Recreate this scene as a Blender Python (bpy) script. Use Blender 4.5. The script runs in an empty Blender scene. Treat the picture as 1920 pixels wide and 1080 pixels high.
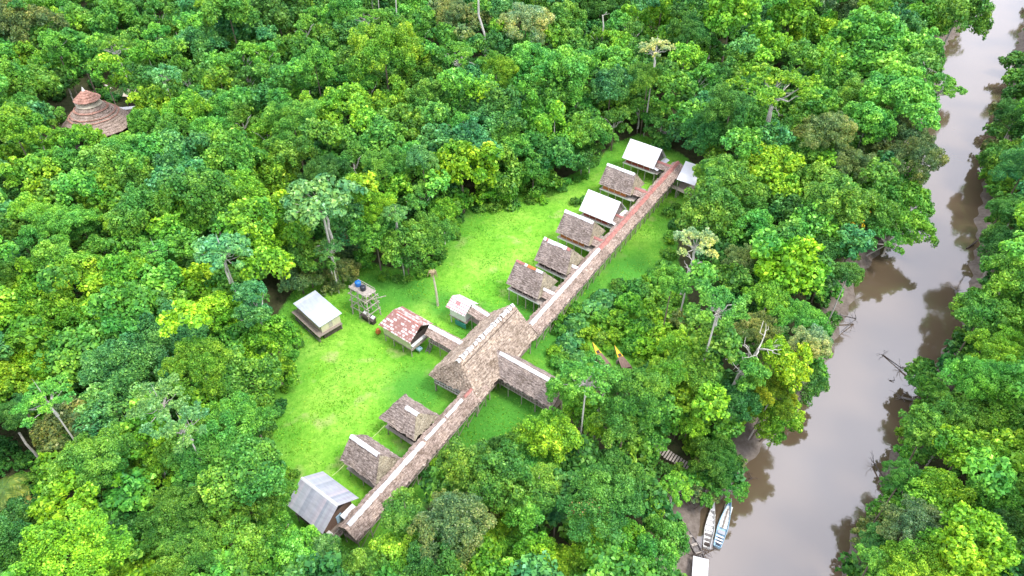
import bpy, bmesh, math, random
import numpy as np
from mathutils import Vector, Matrix

random.seed(7)
rng = np.random.default_rng(11)
C = bpy.context.scene.collection
sc = bpy.context.scene
R = math.radians

# ------------------------------------------------------------------ camera, sky, sun, exposure
CAM_H, PITCH, FPX = 85.0, R(41.3), 1281.0
cam_d = bpy.data.cameras.new("camera")
cam = bpy.data.objects.new("camera", cam_d)
C.objects.link(cam)
cam.location = (0, 0, CAM_H)
cam.rotation_euler = (R(90) - PITCH, 0, 0)
cam_d.sensor_width = 36.0
cam_d.lens = 36.0 * FPX / 1920.0
cam_d.clip_start = 0.5
cam_d.clip_end = 6000
sc.camera = cam

SUN_EL, SUN_AZ = R(60), R(118)         # azimuth clockwise from +Y (from the right, slightly behind the camera)
world = bpy.data.worlds.new("World")
sc.world = world
world.use_nodes = True
wn, wl = world.node_tree.nodes, world.node_tree.links
wn.clear()
w_out = wn.new("ShaderNodeOutputWorld")
w_bg = wn.new("ShaderNodeBackground")
w_sky = wn.new("ShaderNodeTexSky")
w_sky.sky_type = 'NISHITA'
w_sky.sun_disc = False
w_sky.sun_elevation = SUN_EL
w_sky.sun_rotation = SUN_AZ
w_tc = wn.new("ShaderNodeTexCoord")
w_n = wn.new("ShaderNodeTexNoise")
w_n.inputs['Scale'].default_value = 2.2
w_n.inputs['Detail'].default_value = 5
w_r = wn.new("ShaderNodeValToRGB")
w_r.color_ramp.elements[0].position = .3
w_r.color_ramp.elements[0].color = (7.4, 7.5, 8.9, 1)
w_r.color_ramp.elements[1].position = .72
w_r.color_ramp.elements[1].color = (12.8, 13.0, 14.6, 1)
w_mix = wn.new("ShaderNodeMix")
w_mix.data_type = 'RGBA'
w_mix.inputs[0].default_value = .82
wl.new(w_tc.outputs['Generated'], w_n.inputs['Vector'])
wl.new(w_n.outputs['Fac'], w_r.inputs['Fac'])
wl.new(w_sky.outputs['Color'], w_mix.inputs[6])
wl.new(w_r.outputs['Color'], w_mix.inputs[7])
wl.new(w_mix.outputs[2], w_bg.inputs['Color'])
w_bg.inputs['Strength'].default_value = 0.122
wl.new(w_bg.outputs['Background'], w_out.inputs['Surface'])

sun_d = bpy.data.lights.new("sun", 'SUN')
sun_d.energy = 1.6
sun_d.angle = R(14)
sun_d.color = (1, .96, .9)
sun = bpy.data.objects.new("sun", sun_d)
C.objects.link(sun)
sd = Vector((math.sin(SUN_AZ) * math.cos(SUN_EL), math.cos(SUN_AZ) * math.cos(SUN_EL), math.sin(SUN_EL)))
sun.rotation_euler = sd.to_track_quat('Z', 'Y').to_euler()
sun.location = (60, 80, 150)

sc.view_settings.view_transform = 'Standard'
sc.view_settings.look = 'None'
sc.view_settings.gamma = 1
sc.view_settings.exposure = 0.98
sc.render.engine = 'CYCLES'
sc.cycles.max_bounces = 6
sc.cycles.diffuse_bounces = 3
sc.cycles.transmission_bounces = 3
sc.cycles.transparent_max_bounces = 4
sc.cycles.sample_clamp_indirect = 6

# ------------------------------------------------------------------ surveying: a point of the ground plan from where it is seen
cp, sp = math.cos(PITCH), math.sin(PITCH)
def at(px, py, z=0.0):
    dx = (px - 960) / FPX; dy = -(py - 540) / FPX
    v = (dx, cp + dy * sp, -sp + dy * cp)
    t = (z - CAM_H) / v[2]
    return Vector((v[0] * t, v[1] * t, z))
def seen(x, y, z=0.0):
    Z = y * cp - (z - CAM_H) * sp
    Y = y * sp + (z - CAM_H) * cp
    return 960 + FPX * x / Z, 540 - FPX * Y / Z, Z

def in_poly(px, py, poly):
    px = np.asarray(px, float); py = np.asarray(py, float)
    r = np.zeros(px.shape, bool)
    n = len(poly)
    for i in range(n):
        x0, y0 = poly[i]; x1, y1 = poly[(i + 1) % n]
        if y0 == y1: continue
        c = ((y0 > py) != (y1 > py)) & (px < (x1 - x0) * (py - y0) / (y1 - y0) + x0)
        r ^= c
    return r
def d_poly(px, py, poly):
    px = np.asarray(px, float); py = np.asarray(py, float)
    d = np.full(px.shape, 1e9)
    n = len(poly)
    for i in range(n):
        x0, y0 = poly[i]; x1, y1 = poly[(i + 1) % n]
        vx, vy = x1 - x0, y1 - y0
        t = np.clip(((px - x0) * vx + (py - y0) * vy) / (vx * vx + vy * vy + 1e-9), 0, 1)
        d = np.minimum(d, np.hypot(px - x0 - t * vx, py - y0 - t * vy))
    return d
def sdf(px, py, poly):       # positive inside
    return np.where(in_poly(px, py, poly), 1, -1) * d_poly(px, py, poly)

# outlines of the clearing and of the river as the crowns leave them open
VG = [(690,505),(720,520),(765,527),(800,515),(835,470),(862,412),(905,392),(960,380),(1020,372),(1065,345),(1115,325),
      (1140,300),(1165,268),(1190,256),(1250,285),(1275,300),(1310,305),(1290,372),(1270,392),(1266,425),(1256,455),(1242,500),(1205,535),(1150,552),
      (1085,580),(1050,595),(1035,640),(1034,700),(1005,745),(1010,765),(990,795),(960,822),(900,848),(830,858),
      (795,890),(760,905),(715,935),(705,975),(690,1005),(650,1028),(600,1005),(560,985),(535,948),(550,890),(528,885),(505,850),
      (500,800),(525,760),(545,700),(562,640),(545,605),(545,570),(590,548),(640,540),(665,500)]
VR = [(1835,-30),(1858,35),(1850,60),(1790,66),(1775,90),(1762,110),(1780,140),(1805,190),(1775,205),(1768,240),(1785,280),(1752,290),
      (1745,320),(1737,360),(1730,390),(1725,440),(1690,480),(1665,512),(1635,485),(1612,500),(1585,545),(1560,580),(1548,640),(1545,690),(1530,730),
      (1480,790),(1440,822),(1385,800),(1375,850),(1395,880),(1395,935),(1330,935),(1305,960),(1285,985),(1283,1020),(1305,1060),
      (1295,1110),(1290,1250),(1480,1250),(1560,1110),(1580,1040),(1610,1000),(1635,970),(1640,900),(1690,840),(1690,800),(1700,740),(1735,700),
      (1765,670),(1790,640),(1795,600),(1790,560),(1825,510),(1850,480),(1842,420),(1838,360),(1845,290),(1852,240),(1880,200),(1895,150),
      (1905,100),(1918,0),(1925,-30)]
OPEN = [  # things that crowns must leave in view
    [(118,150),(172,148),(245,195),(245,248),(185,262),(120,235)],
    [(548,550),(595,550),(642,580),(640,620),(605,632),(550,600)],
    [(650,515),(690,515),(725,560),(722,600),(690,610),(650,560)],
    [(1098,636),(1185,640),(1200,690),(1105,688)],
    [(1222,828),(1278,850),(1270,880),(1220,858)],
    [(1262,298),(1306,300),(1318,345),(1300,376),(1250,372)],
    [(1305,925),(1380,935),(1372,1030),(1335,1090),(1290,1090),(1275,975)],
    [(-40,830),(38,815),(68,850),(45,945),(-40,950)],
    [(1036,696),(1010,760),(985,745),(1000,690)],
]
# water's edge at river level
WZ = -3.0
WL = [(1850,-60),(1838,0),(1800,60),(1768,92),(1755,150),(1756,205),(1728,262),(1716,330),(1700,400),(1655,462),(1618,505),(1597,560),
      (1575,630),(1560,665),(1545,700),(1505,760),(1452,826),(1420,850),(1396,882),(1384,925),(1345,944),(1318,962),(1305,990),(1308,1040),(1298,1090),(1285,1300)]
WR = [(1940,-60),(1930,0),(1905,90),(1893,180),(1872,240),(1850,290),(1846,350),(1836,400),(1832,470),(1818,520),(1806,580),(1783,640),(1762,668),(1735,705),
      (1712,760),(1690,805),(1660,870),(1640,930),(1612,975),(1592,1010),(1578,1060),(1550,1130),(1500,1300)]
river_l = [at(x, y, WZ).xy for x, y in WL]; river_r = [at(x, y, WZ).xy for x, y in WR]
dl = (river_l[0] - river_l[3]).normalized() * 500; dr = (river_r[0] - river_r[3]).normalized() * 500
river = [tuple(river_l[0] + dl)] + [tuple(p) for p in river_l] + [(river_l[-1].x - 30, river_l[-1].y - 400), (river_r[-1].x - 30, river_r[-1].y - 400)] \
    + [tuple(p) for p in reversed(river_r)] + [tuple(river_r[0] + dr)]
LAWN = [tuple(at(x, y, 0).xy) for x, y in [(640,470),(720,500),(770,505),(810,480),(845,430),(880,385),(960,360),(1020,352),(1070,328),(1115,305),
        (1150,270),(1200,250),(1280,290),(1330,330),(1300,385),(1270,420),(1270,480),(1290,560),(1290,680),(1210,710),(1060,705),(1050,740),(1030,800),
        (980,860),(900,890),(830,910),(790,960),(740,1000),(700,1050),(650,1060),(590,1020),(520,970),(480,880),(480,790),(510,720),(530,650),(520,590),(560,530),(600,500)]]
def ground_z(x, y):
    x = np.asarray(x, float); y = np.asarray(y, float)
    s = sdf(x, y, river)
    wob = 1.2 * np.sin(x * .31 + 1.3) * np.sin(y * .27) + .7 * np.sin(x * .9 + y * .7)
    d = -s + wob * .6
    z = np.where(d < 0, WZ + d * .45, WZ + np.clip(d, 0, 7) / 7 * 3.0)
    z = np.maximum(z, WZ - 2.5)
    z = np.where(d > 7, 0.0, z)
    return z

# ------------------------------------------------------------------ materials
def mat(name, rough=.8, spec=.2):
    m = bpy.data.materials.new(name); m.use_nodes = True
    b = m.node_tree.nodes['Principled BSDF']
    b.inputs['Roughness'].default_value = rough
    b.inputs['Specular IOR Level'].default_value = spec
    return m, m.node_tree.nodes, m.node_tree.links, b
def ramp(n, stops):
    r = n.new("ShaderNodeValToRGB"); e = r.color_ramp.elements
    while len(e) < len(stops): e.new(.5)
    for k, (p, c) in enumerate(stops):
        e[k].position = p; e[k].color = (*c, 1)
    return r
def noise(n, l, vec, scale, detail=4, rough=.55, mapping=None):
    t = n.new("ShaderNodeTexNoise"); t.inputs['Scale'].default_value = scale
    t.inputs['Detail'].default_value = detail; t.inputs['Roughness'].default_value = rough
    if mapping:
        m = n.new("ShaderNodeMapping"); m.inputs['Scale'].default_value = mapping
        l.new(vec, m.inputs['Vector']); l.new(m.outputs['Vector'], t.inputs['Vector'])
    else:
        l.new(vec, t.inputs['Vector'])
    return t
def mixc(n, l, a, b, fac, mode='MIX'):
    m = n.new("ShaderNodeMix"); m.data_type = 'RGBA'; m.blend_type = mode
    for s, v in ((0, fac), (6, a), (7, b)):
        if isinstance(v, (int, float)): m.inputs[s].default_value = v
        elif isinstance(v, tuple): m.inputs[s].default_value = (*v, 1)
        else: l.new(v, m.inputs[s])
    return m.outputs[2]
def bump(n, l, b, h, strength=.5, dist=.1):
    u = n.new("ShaderNodeBump"); u.inputs['Strength'].default_value = strength; u.inputs['Distance'].default_value = dist
    l.new(h, u.inputs['Height']); l.new(u.outputs['Normal'], b.inputs['Normal'])

def thatch(name, dark, mid, light, rows=3.6):
    m, n, l, b = mat(name, .95, .05)
    tc = n.new("ShaderNodeTexCoord"); o = tc.outputs['Object']
    a = noise(n, l, o, 1.0, 5, .7, (1.6, rows, rows))
    f = noise(n, l, o, 1.0, 3, .7, (9, 2.0, 2.0))
    g = noise(n, l, o, .45, 4, .65)
    r1 = ramp(n, [(.30, dark), (.5, mid), (.72, light)]); l.new(a.outputs['Fac'], r1.inputs['Fac'])
    r2 = ramp(n, [(.25, (.5, .5, .5)), (.7, (1.35, 1.33, 1.3))]); l.new(f.outputs['Fac'], r2.inputs['Fac'])
    r3 = ramp(n, [(.34, (.66, .64, .60)), (.5, (1, 1, 1)), (.66, (1.18, 1.16, 1.10))]); l.new(g.outputs['Fac'], r3.inputs['Fac'])
    c = mixc(n, l, r1.outputs['Color'], r2.outputs['Color'], 1.0, 'MULTIPLY')
    c = mixc(n, l, c, r3.outputs['Color'], 1.0, 'MULTIPLY')
    l.new(c, b.inputs['Base Color'])
    bump(n, l, b, a.outputs['Fac'], .8, .12)
    return m
M = {}
M['thatch_tan'] = thatch('thatch_tan', (.08, .056, .042), (.37, .295, .235), (.68, .575, .485), 4.5)
M['thatch_grey'] = thatch('thatch_grey', (.075, .058, .048), (.28, .23, .205), (.54, .47, .43), 6)
M['thatch_pale'] = thatch('thatch_pale', (.13, .11, .075), (.35, .31, .23), (.56, .51, .40), 6)
M['thatch_walk'] = thatch('thatch_walk', (.10, .074, .06), (.37, .285, .24), (.65, .54, .48), 6)
M['thatch_dark'] = thatch('thatch_dark', (.09, .07, .065), (.20, .16, .15), (.33, .28, .26))
M['thatch_rust'] = thatch('thatch_rust', (.20, .10, .075), (.42, .23, .18), (.60, .40, .34), 6)

def plain(name, col, var=.25, rough=.6, spec=.3, scale=2.0, metal=0, mapping=None):
    m, n, l, b = mat(name, rough, spec)
    b.inputs['Metallic'].default_value = metal
    tc = n.new("ShaderNodeTexCoord")
    t = noise(n, l, tc.outputs['Object'], scale, 4, .6, mapping)
    lo = tuple(c * (1 - var) for c in col); hi = tuple(min(.95, c * (1 + var)) for c in col)
    r = ramp(n, [(.3, lo), (.7, hi)]); l.new(t.outputs['Fac'], r.inputs['Fac'])
    l.new(r.outputs['Color'], b.inputs['Base Color'])
    bump(n, l, b, t.outputs['Fac'], .25, .03)
    return m
M['white_metal'] = plain('white_metal', (.80, .80, .82), .09, .45, .4, 1.2, 0, (9, 1, 1))
M['white_paint'] = plain('white_paint', (.74, .73, .70), .1, .5)
M['red_ridge'] = plain('red_ridge', (.44, .19, .16), .35, .6, .3, 1.6)
M['red_wall'] = plain('red_wall', (.30, .07, .045), .3, .6, .3, 2, 0, (1, 1, 6))
M['orange_wall'] = plain('orange_wall', (.48, .17, .05), .3, .6, .3, 2, 0, (1, 1, 6))
M['dark_wall'] = plain('dark_wall', (.06, .045, .04), .3, .8)
M['pale_wall'] = plain('pale_wall', (.55, .49, .38), .2, .7)
M['cream_wall'] = plain('cream_wall', (.62, .57, .40), .15, .7)
M['teal_paint'] = plain('teal_paint', (.05, .25, .22), .2, .5)
M['wood'] = plain('wood', (.30, .25, .21), .35, .8, .1, 3, 0, (1, 6, 6))
M['pale_wood'] = plain('pale_wood', (.44, .39, .34), .3, .8, .1, 3)
M['dark_wood'] = plain('dark_wood', (.10, .08, .07), .4, .85, .1, 3)
M['grey_wood'] = plain('grey_wood', (.22, .20, .19), .35, .8, .1, 2)
M['bark_pale'] = plain('bark_pale', (.55, .52, .47), .25, .9, .05, 2.5)
M['bark'] = plain('bark', (.22, .18, .14), .35, .9, .05, 2.5)
M['blue_plastic'] = plain('blue_plastic', (.02, .17, .55), .15, .35, .5)
M['black_plastic'] = plain('black_plastic', (.025, .03, .045), .2, .35, .5)
M['pale_blue'] = plain('pale_blue', (.38, .58, .72), .1, .4)
M['orange_clay'] = plain('orange_clay', (.60, .19, .06), .2, .7)
M['yellow_paint'] = plain('yellow_paint', (.80, .50, .03), .12, .5)
M['brown_hull'] = plain('brown_hull', (.20, .13, .10), .35, .7, .2, 2, 0, (1, 7, 7))
M['green_canvas'] = plain('green_canvas', (.05, .12, .06), .3, .8)
M['rope'] = plain('rope', (.50, .58, .25), .1, .9)
M['dead_leaf'] = plain('dead_leaf', (.33, .26, .15), .3, .9)

def sheet_roof(name, cols, width, red=None):
    """metal sheets side by side along the ridge, each with its own tone"""
    m, n, l, b = mat(name, .42, .45)
    tc = n.new("ShaderNodeTexCoord"); s = n.new("ShaderNodeSeparateXYZ"); l.new(tc.outputs['Object'], s.inputs[0])
    d = n.new("ShaderNodeMath"); d.operation = 'DIVIDE'; d.inputs[1].default_value = width; l.new(s.outputs[0], d.inputs[0])
    f = n.new("ShaderNodeMath"); f.operation = 'FLOOR'; l.new(d.outputs[0], f.inputs[0])
    w = n.new("ShaderNodeTexWhiteNoise"); w.noise_dimensions = '1D'; l.new(f.outputs[0], w.inputs['W'])
    r = ramp(n, [(k / (len(cols) - 1), c) for k, c in enumerate(cols)]); l.new(w.outputs['Value'], r.inputs['Fac'])
    t = noise(n, l, tc.outputs['Object'], 1.0, 4, .6, (.8, 3, 3))
    r2 = ramp(n, [(.3, (.85, .84, .86)), (.7, (1.1, 1.1, 1.1))]); l.new(t.outputs['Fac'], r2.inputs['Fac'])
    l.new(mixc(n, l, r.outputs['Color'], r2.outputs['Color'], 1.0, 'MULTIPLY'), b.inputs['Base Color'])
    wv = n.new("ShaderNodeTexWave"); wv.inputs['Scale'].default_value = 3.0; wv.bands_direction = 'X'
    l.new(tc.outputs['Object'], wv.inputs['Vector'])
    bump(n, l, b, wv.outputs['Fac'], .5, .04)
    return m
M['grey_sheets'] = sheet_roof('grey_sheets', [(.34, .37, .43), (.50, .50, .55), (.42, .46, .50), (.55, .50, .54), (.36, .38, .44)], .42)
M['shed_sheets'] = sheet_roof('shed_sheets', [(.50, .55, .63), (.66, .71, .77), (.58, .63, .70)], 1.1)

def patch_roof(name, rust, white, thr):
    m, n, l, b = mat(name, .6, .3)
    tc = n.new("ShaderNodeTexCoord")
    mp = n.new("ShaderNodeMapping"); mp.inputs['Scale'].default_value = (1, 1, 1); l.new(tc.outputs['Object'], mp.inputs['Vector'])
    bt = n.new("ShaderNodeTexBrick"); bt.inputs['Scale'].default_value = 1.0
    bt.inputs['Brick Width'].default_value = .85; bt.inputs['Row Height'].default_value = .44
    bt.inputs['Mortar Size'].default_value = .075; bt.inputs['Mortar Smooth'].default_value = .5
    bt.inputs['Color1'].default_value = (1, 1, 1, 1); bt.inputs['Color2'].default_value = (.35, .35, .35, 1)
    bt.inputs['Mortar'].default_value = (0, 0, 0, 1)
    l.new(mp.outputs['Vector'], bt.inputs['Vector'])
    t = noise(n, l, tc.outputs['Object'], .8, 4, .6)
    mu = n.new("ShaderNodeMath"); mu.operation = 'MULTIPLY'; l.new(bt.outputs['Color'], mu.inputs[0]); l.new(t.outputs['Fac'], mu.inputs[1])
    r = ramp(n, [(thr, rust), (thr + .09, white)]); l.new(mu.outputs[0], r.inputs['Fac'])
    t2 = noise(n, l, tc.outputs['Object'], 4, 3)
    r2 = ramp(n, [(.3, (.8, .8, .8)), (.7, (1.15, 1.15, 1.15))]); l.new(t2.outputs['Fac'], r2.inputs['Fac'])
    l.new(mixc(n, l, r.outputs['Color'], r2.outputs['Color'], 1.0, 'MULTIPLY'), b.inputs['Base Color'])
    bump(n, l, b, bt.outputs['Fac'], .4, .03)
    return m
M['kitchen_sheets'] = patch_roof('kitchen_sheets', (.34, .17, .145), (.70, .60, .58), .25)
M['hut_sheets'] = patch_roof('hut_sheets', (.42, .20, .20), (.78, .74, .75), .16)

def leaf_mat(name, src):
    m, n, l, b = mat(name, .5, .28)
    if src == 'object':
        oi = n.new("ShaderNodeObjectInfo"); base = oi.outputs['Color']
    else:
        a = n.new("ShaderNodeAttribute"); a.attribute_name = 'col'; base = a.outputs['Color']
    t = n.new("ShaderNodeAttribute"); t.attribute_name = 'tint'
    r = ramp(n, [(0, (.36, .48, .70)), (.40, (.74, .86, .98)), (.68, (1.22, 1.12, 1.0)), (.88, (1.8, 1.4, 1.3)), (1, (2.4, 1.75, 3.0))])  # paints shade as bluish low tints, lit foliage as yellow high tints
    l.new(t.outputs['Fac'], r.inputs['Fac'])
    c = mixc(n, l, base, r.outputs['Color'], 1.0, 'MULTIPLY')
    geo = n.new("ShaderNodeNewGeometry")
    n1 = noise(n, l, geo.outputs['Position'], .17, 3, .5); q1 = ramp(n, [(.35, (.62, .84, 1.1)), (.65, (1.38, 1.12, .85))]); l.new(n1.outputs['Fac'], q1.inputs['Fac'])
    n2 = noise(n, l, geo.outputs['Position'], 1.1, 3, .6); q2 = ramp(n, [(.32, (.72, .78, .85)), (.68, (1.3, 1.2, 1.15))]); l.new(n2.outputs['Fac'], q2.inputs['Fac'])
    c = mixc(n, l, c, q1.outputs['Color'], 1.0, 'MULTIPLY'); c = mixc(n, l, c, q2.outputs['Color'], 1.0, 'MULTIPLY')
    l.new(c, b.inputs['Base Color'])
    tr = n.new("ShaderNodeBsdfTranslucent"); l.new(c, tr.inputs['Color'])
    mx = n.new("ShaderNodeMixShader"); mx.inputs[0].default_value = .2
    l.new(b.outputs[0], mx.inputs[1]); l.new(tr.outputs[0], mx.inputs[2])
    l.new(mx.outputs[0], n['Material Output'].inputs['Surface'])
    return m
M['leaf'] = leaf_mat('leaf', 'object')
M['leaf_mass'] = leaf_mat('leaf_mass', 'attr')

def ground_mat():
    m, n, l, b = mat('ground', .95, .1)
    geo = n.new("ShaderNodeNewGeometry"); pos = geo.outputs['Position']
    at_ = n.new("ShaderNodeAttribute"); at_.attribute_name = 'lawn'
    big = noise(n, l, pos, .09, 4); med = noise(n, l, pos, .9, 5, .7); fin = noise(n, l, pos, 3.2, 5, .75)
    g = ramp(n, [(.34, (.13, .40, .030)), (.5, (.205, .50, .045)), (.68, (.285, .55, .07))]); l.new(big.outputs['Fac'], g.inputs['Fac'])
    g2 = ramp(n, [(.3, (.60, .72, .55)), (.5, (1, 1, 1)), (.7, (1.42, 1.16, 1.4))]); l.new(med.outputs['Fac'], g2.inputs['Fac'])
    g3 = ramp(n, [(.3, (.72, .78, .7)), (.7, (1.25, 1.15, 1.25))]); l.new(fin.outputs['Fac'], g3.inputs['Fac'])
    grass = mixc(n, l, g.outputs['Color'], g2.outputs['Color'], 1.0, 'MULTIPLY')
    grass = mixc(n, l, grass, g3.outputs['Color'], 1.0, 'MULTIPLY')
    # worn earthy spots in the turf
    sp_ = noise(n, l, pos, .22, 3, .5); sr = ramp(n, [(.60, (0, 0, 0)), (.72, (.9, .9, .9))]); l.new(sp_.outputs['Fac'], sr.inputs['Fac'])
    sm = n.new("ShaderNodeMath"); sm.operation = 'MULTIPLY'; l.new(sr.outputs['Color'], sm.inputs[0]); l.new(med.outputs['Fac'], sm.inputs[1])
    grass = mixc(n, l, grass, (.50, .44, .22), sm.outputs[0])
    # darker green turf along the edges of the clearing and in set round patches
    dark_at = n.new("ShaderNodeAttribute"); dark_at.attribute_name = 'dark_turf'
    grass = mixc(n, l, grass, mixc(n, l, (.075, .29, .035), g3.outputs['Color'], 1.0, 'MULTIPLY'), dark_at.outputs['Fac'])
    earth = ramp(n, [(.3, (.03, .05, .015)), (.55, (.07, .07, .035)), (.75, (.04, .11, .02))]); l.new(med.outputs['Fac'], earth.inputs['Fac'])
    sep = n.new("ShaderNodeSeparateXYZ"); l.new(pos, sep.inputs[0])
    mud = ramp(n, [(.3, (.13, .105, .085)), (.7, (.27, .23, .20))]); l.new(med.outputs['Fac'], mud.inputs['Fac'])
    ad = n.new("ShaderNodeMath"); ad.operation = 'MULTIPLY_ADD'; ad.inputs[1].default_value = 1.5; l.new(med.outputs['Fac'], ad.inputs[0]); l.new(sep.outputs[2], ad.inputs[2])
    mr = ramp(n, [(0, (1, 1, 1)), (1, (0, 0, 0))])
    mrr = n.new("ShaderNodeMapRange"); mrr.inputs[1].default_value = -.9; mrr.inputs[2].default_value = -.2; l.new(ad.outputs[0], mrr.inputs[0])
    l.new(mrr.outputs[0], mr.inputs['Fac'])
    c = mixc(n, l, earth.outputs['Color'], mud.outputs['Color'], mr.outputs['Color'])
    th = n.new("ShaderNodeMath"); th.operation = 'MULTIPLY_ADD'; th.inputs[1].default_value = .7; th.inputs[2].default_value = -.35; l.new(med.outputs['Fac'], th.inputs[0])
    ta = n.new("ShaderNodeMath"); ta.operation = 'ADD'; ta.use_clamp = True; l.new(th.outputs[0], ta.inputs[0]); l.new(at_.outputs['Fac'], ta.inputs[1])
    tm = n.new("ShaderNodeMapRange"); tm.inputs[1].default_value = .35; tm.inputs[2].default_value = .65; l.new(ta.outputs[0], tm.inputs[0])
    c = mixc(n, l, c, grass, tm.outputs[0])
    l.new(c, b.inputs['Base Color'])
    bump(n, l, b, fin.outputs['Fac'], .6, .15)
    return m
M['ground'] = ground_mat()

def water_mat():
    m, n, l, b = mat('river_water', .06, .5)
    geo = n.new("ShaderNodeNewGeometry"); pos = geo.outputs['Position']
    a = noise(n, l, pos, .05, 3)
    r = ramp(n, [(.3, (.125, .088, .055)), (.7, (.15, .11, .072))]); l.new(a.outputs['Fac'], r.inputs['Fac'])
    l.new(r.outputs['Color'], b.inputs['Base Color'])
    b.inputs['IOR'].default_value = 2.4
    t = noise(n, l, pos, 1.3, 3, .5)
    bump(n, l, b, t.outputs['Fac'], .055, .1)
    return m
M['water'] = water_mat()

# ------------------------------------------------------------------ object helpers
def tag(o, label=None, cat=None, group=None, kind=None):
    if label: o['label'] = label
    if cat: o['category'] = cat
    if group: o['group'] = group
    if kind: o['kind'] = kind
    return o
def thing(name, label, cat, loc=(0, 0, 0), rz=0, group=None):
    o = bpy.data.objects.new(name, None); C.objects.link(o)
    o.empty_display_size = .3
    o.location = loc; o.rotation_euler = (0, 0, rz)
    return tag(o, label, cat, group)
def link(name, me, m, parent=None):
    o = bpy.data.objects.new(name, me); C.objects.link(o)
    if m is not None and not me.materials:
        me.materials.append(m)
    o.parent = parent
    return o
class MB:
    def __init__(s): s.v = []; s.f = []
    def poly(s, pts):
        k = len(s.v); s.v += [tuple(p) for p in pts]; s.f.append(tuple(range(k, k + len(pts))))
        return s
    def hexa(s, p):      # 8 points: bottom 4 ccw, top 4 ccw
        k = len(s.v); s.v += [tuple(q) for q in p]
        for f in ((3, 2, 1, 0), (4, 5, 6, 7), (0, 1, 5, 4), (1, 2, 6, 5), (2, 3, 7, 6), (3, 0, 4, 7)):
            s.f.append(tuple(k + i for i in f))
        return s
    def box(s, x0, x1, y0, y1, z0, z1):
        return s.hexa([(x0, y0, z0), (x1, y0, z0), (x1, y1, z0), (x0, y1, z0), (x0, y0, z1), (x1, y0, z1), (x1, y1, z1), (x0, y1, z1)])
    def bar(s, a, b, w, h=None):
        h = h or w
        a = Vector(a); b = Vector(b); d = (b - a).normalized()
        up = Vector((0, 0, 1)) if abs(d.z) < .95 else Vector((1, 0, 0))
        x = d.cross(up).normalized() * w / 2; y = x.cross(d).normalized() * h / 2
        return s.hexa([a - x - y, a + x - y, b + x - y, b - x - y, a - x + y, a + x + y, b + x + y, b - x + y])
    def tube(s, pts, r0, r1=None, n=7):
        r1 = r0 if r1 is None else r1
        pts = [Vector(p) for p in pts]; k = len(s.v); m = len(pts)
        for i, p in enumerate(pts):
            d = (pts[min(i + 1, m - 1)] - pts[max(i - 1, 0)]).normalized()
            up = Vector((0, 0, 1)) if abs(d.z) < .9 else Vector((1, 0, 0))
            x = d.cross(up).normalized(); y = x.cross(d).normalized()
            r = r0 + (r1 - r0) * i / (m - 1)
            for j in range(n):
                a = 2 * math.pi * j / n
                s.v.append(tuple(p + x * math.cos(a) * r + y * math.sin(a) * r))
        for i in range(m - 1):
            for j in range(n):
                s.f.append((k + i * n + j, k + i * n + (j + 1) % n, k + (i + 1) * n + (j + 1) % n, k + (i + 1) * n + j))
        s.f.append(tuple(k + j for j in range(n))[::-1]); s.f.append(tuple(k + (m - 1) * n + j for j in range(n)))
        return s
    def lathe(s, prof, cx=0, cy=0, n=20):
        k = len(s.v)
        for r, z in prof:
            for j in range(n):
                a = 2 * math.pi * j / n; s.v.append((cx + r * math.cos(a), cy + r * math.sin(a), z))
        for i in range(len(prof) - 1):
            for j in range(n):
                s.f.append((k + i * n + j, k + i * n + (j + 1) % n, k + (i + 1) * n + (j + 1) % n, k + (i + 1) * n + j))
        s.f.append(tuple(k + j for j in range(n))[::-1]); s.f.append(tuple(k + (len(prof) - 1) * n + j for j in range(n)))
        return s
    def build(s, name, m, parent=None, smooth=False):
        me = bpy.data.meshes.new(name); me.from_pydata(s.v, [], s.f); me.update()
        if smooth: me.polygons.foreach_set('use_smooth', [True] * len(me.polygons))
        return link(name, me, m, parent)

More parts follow.
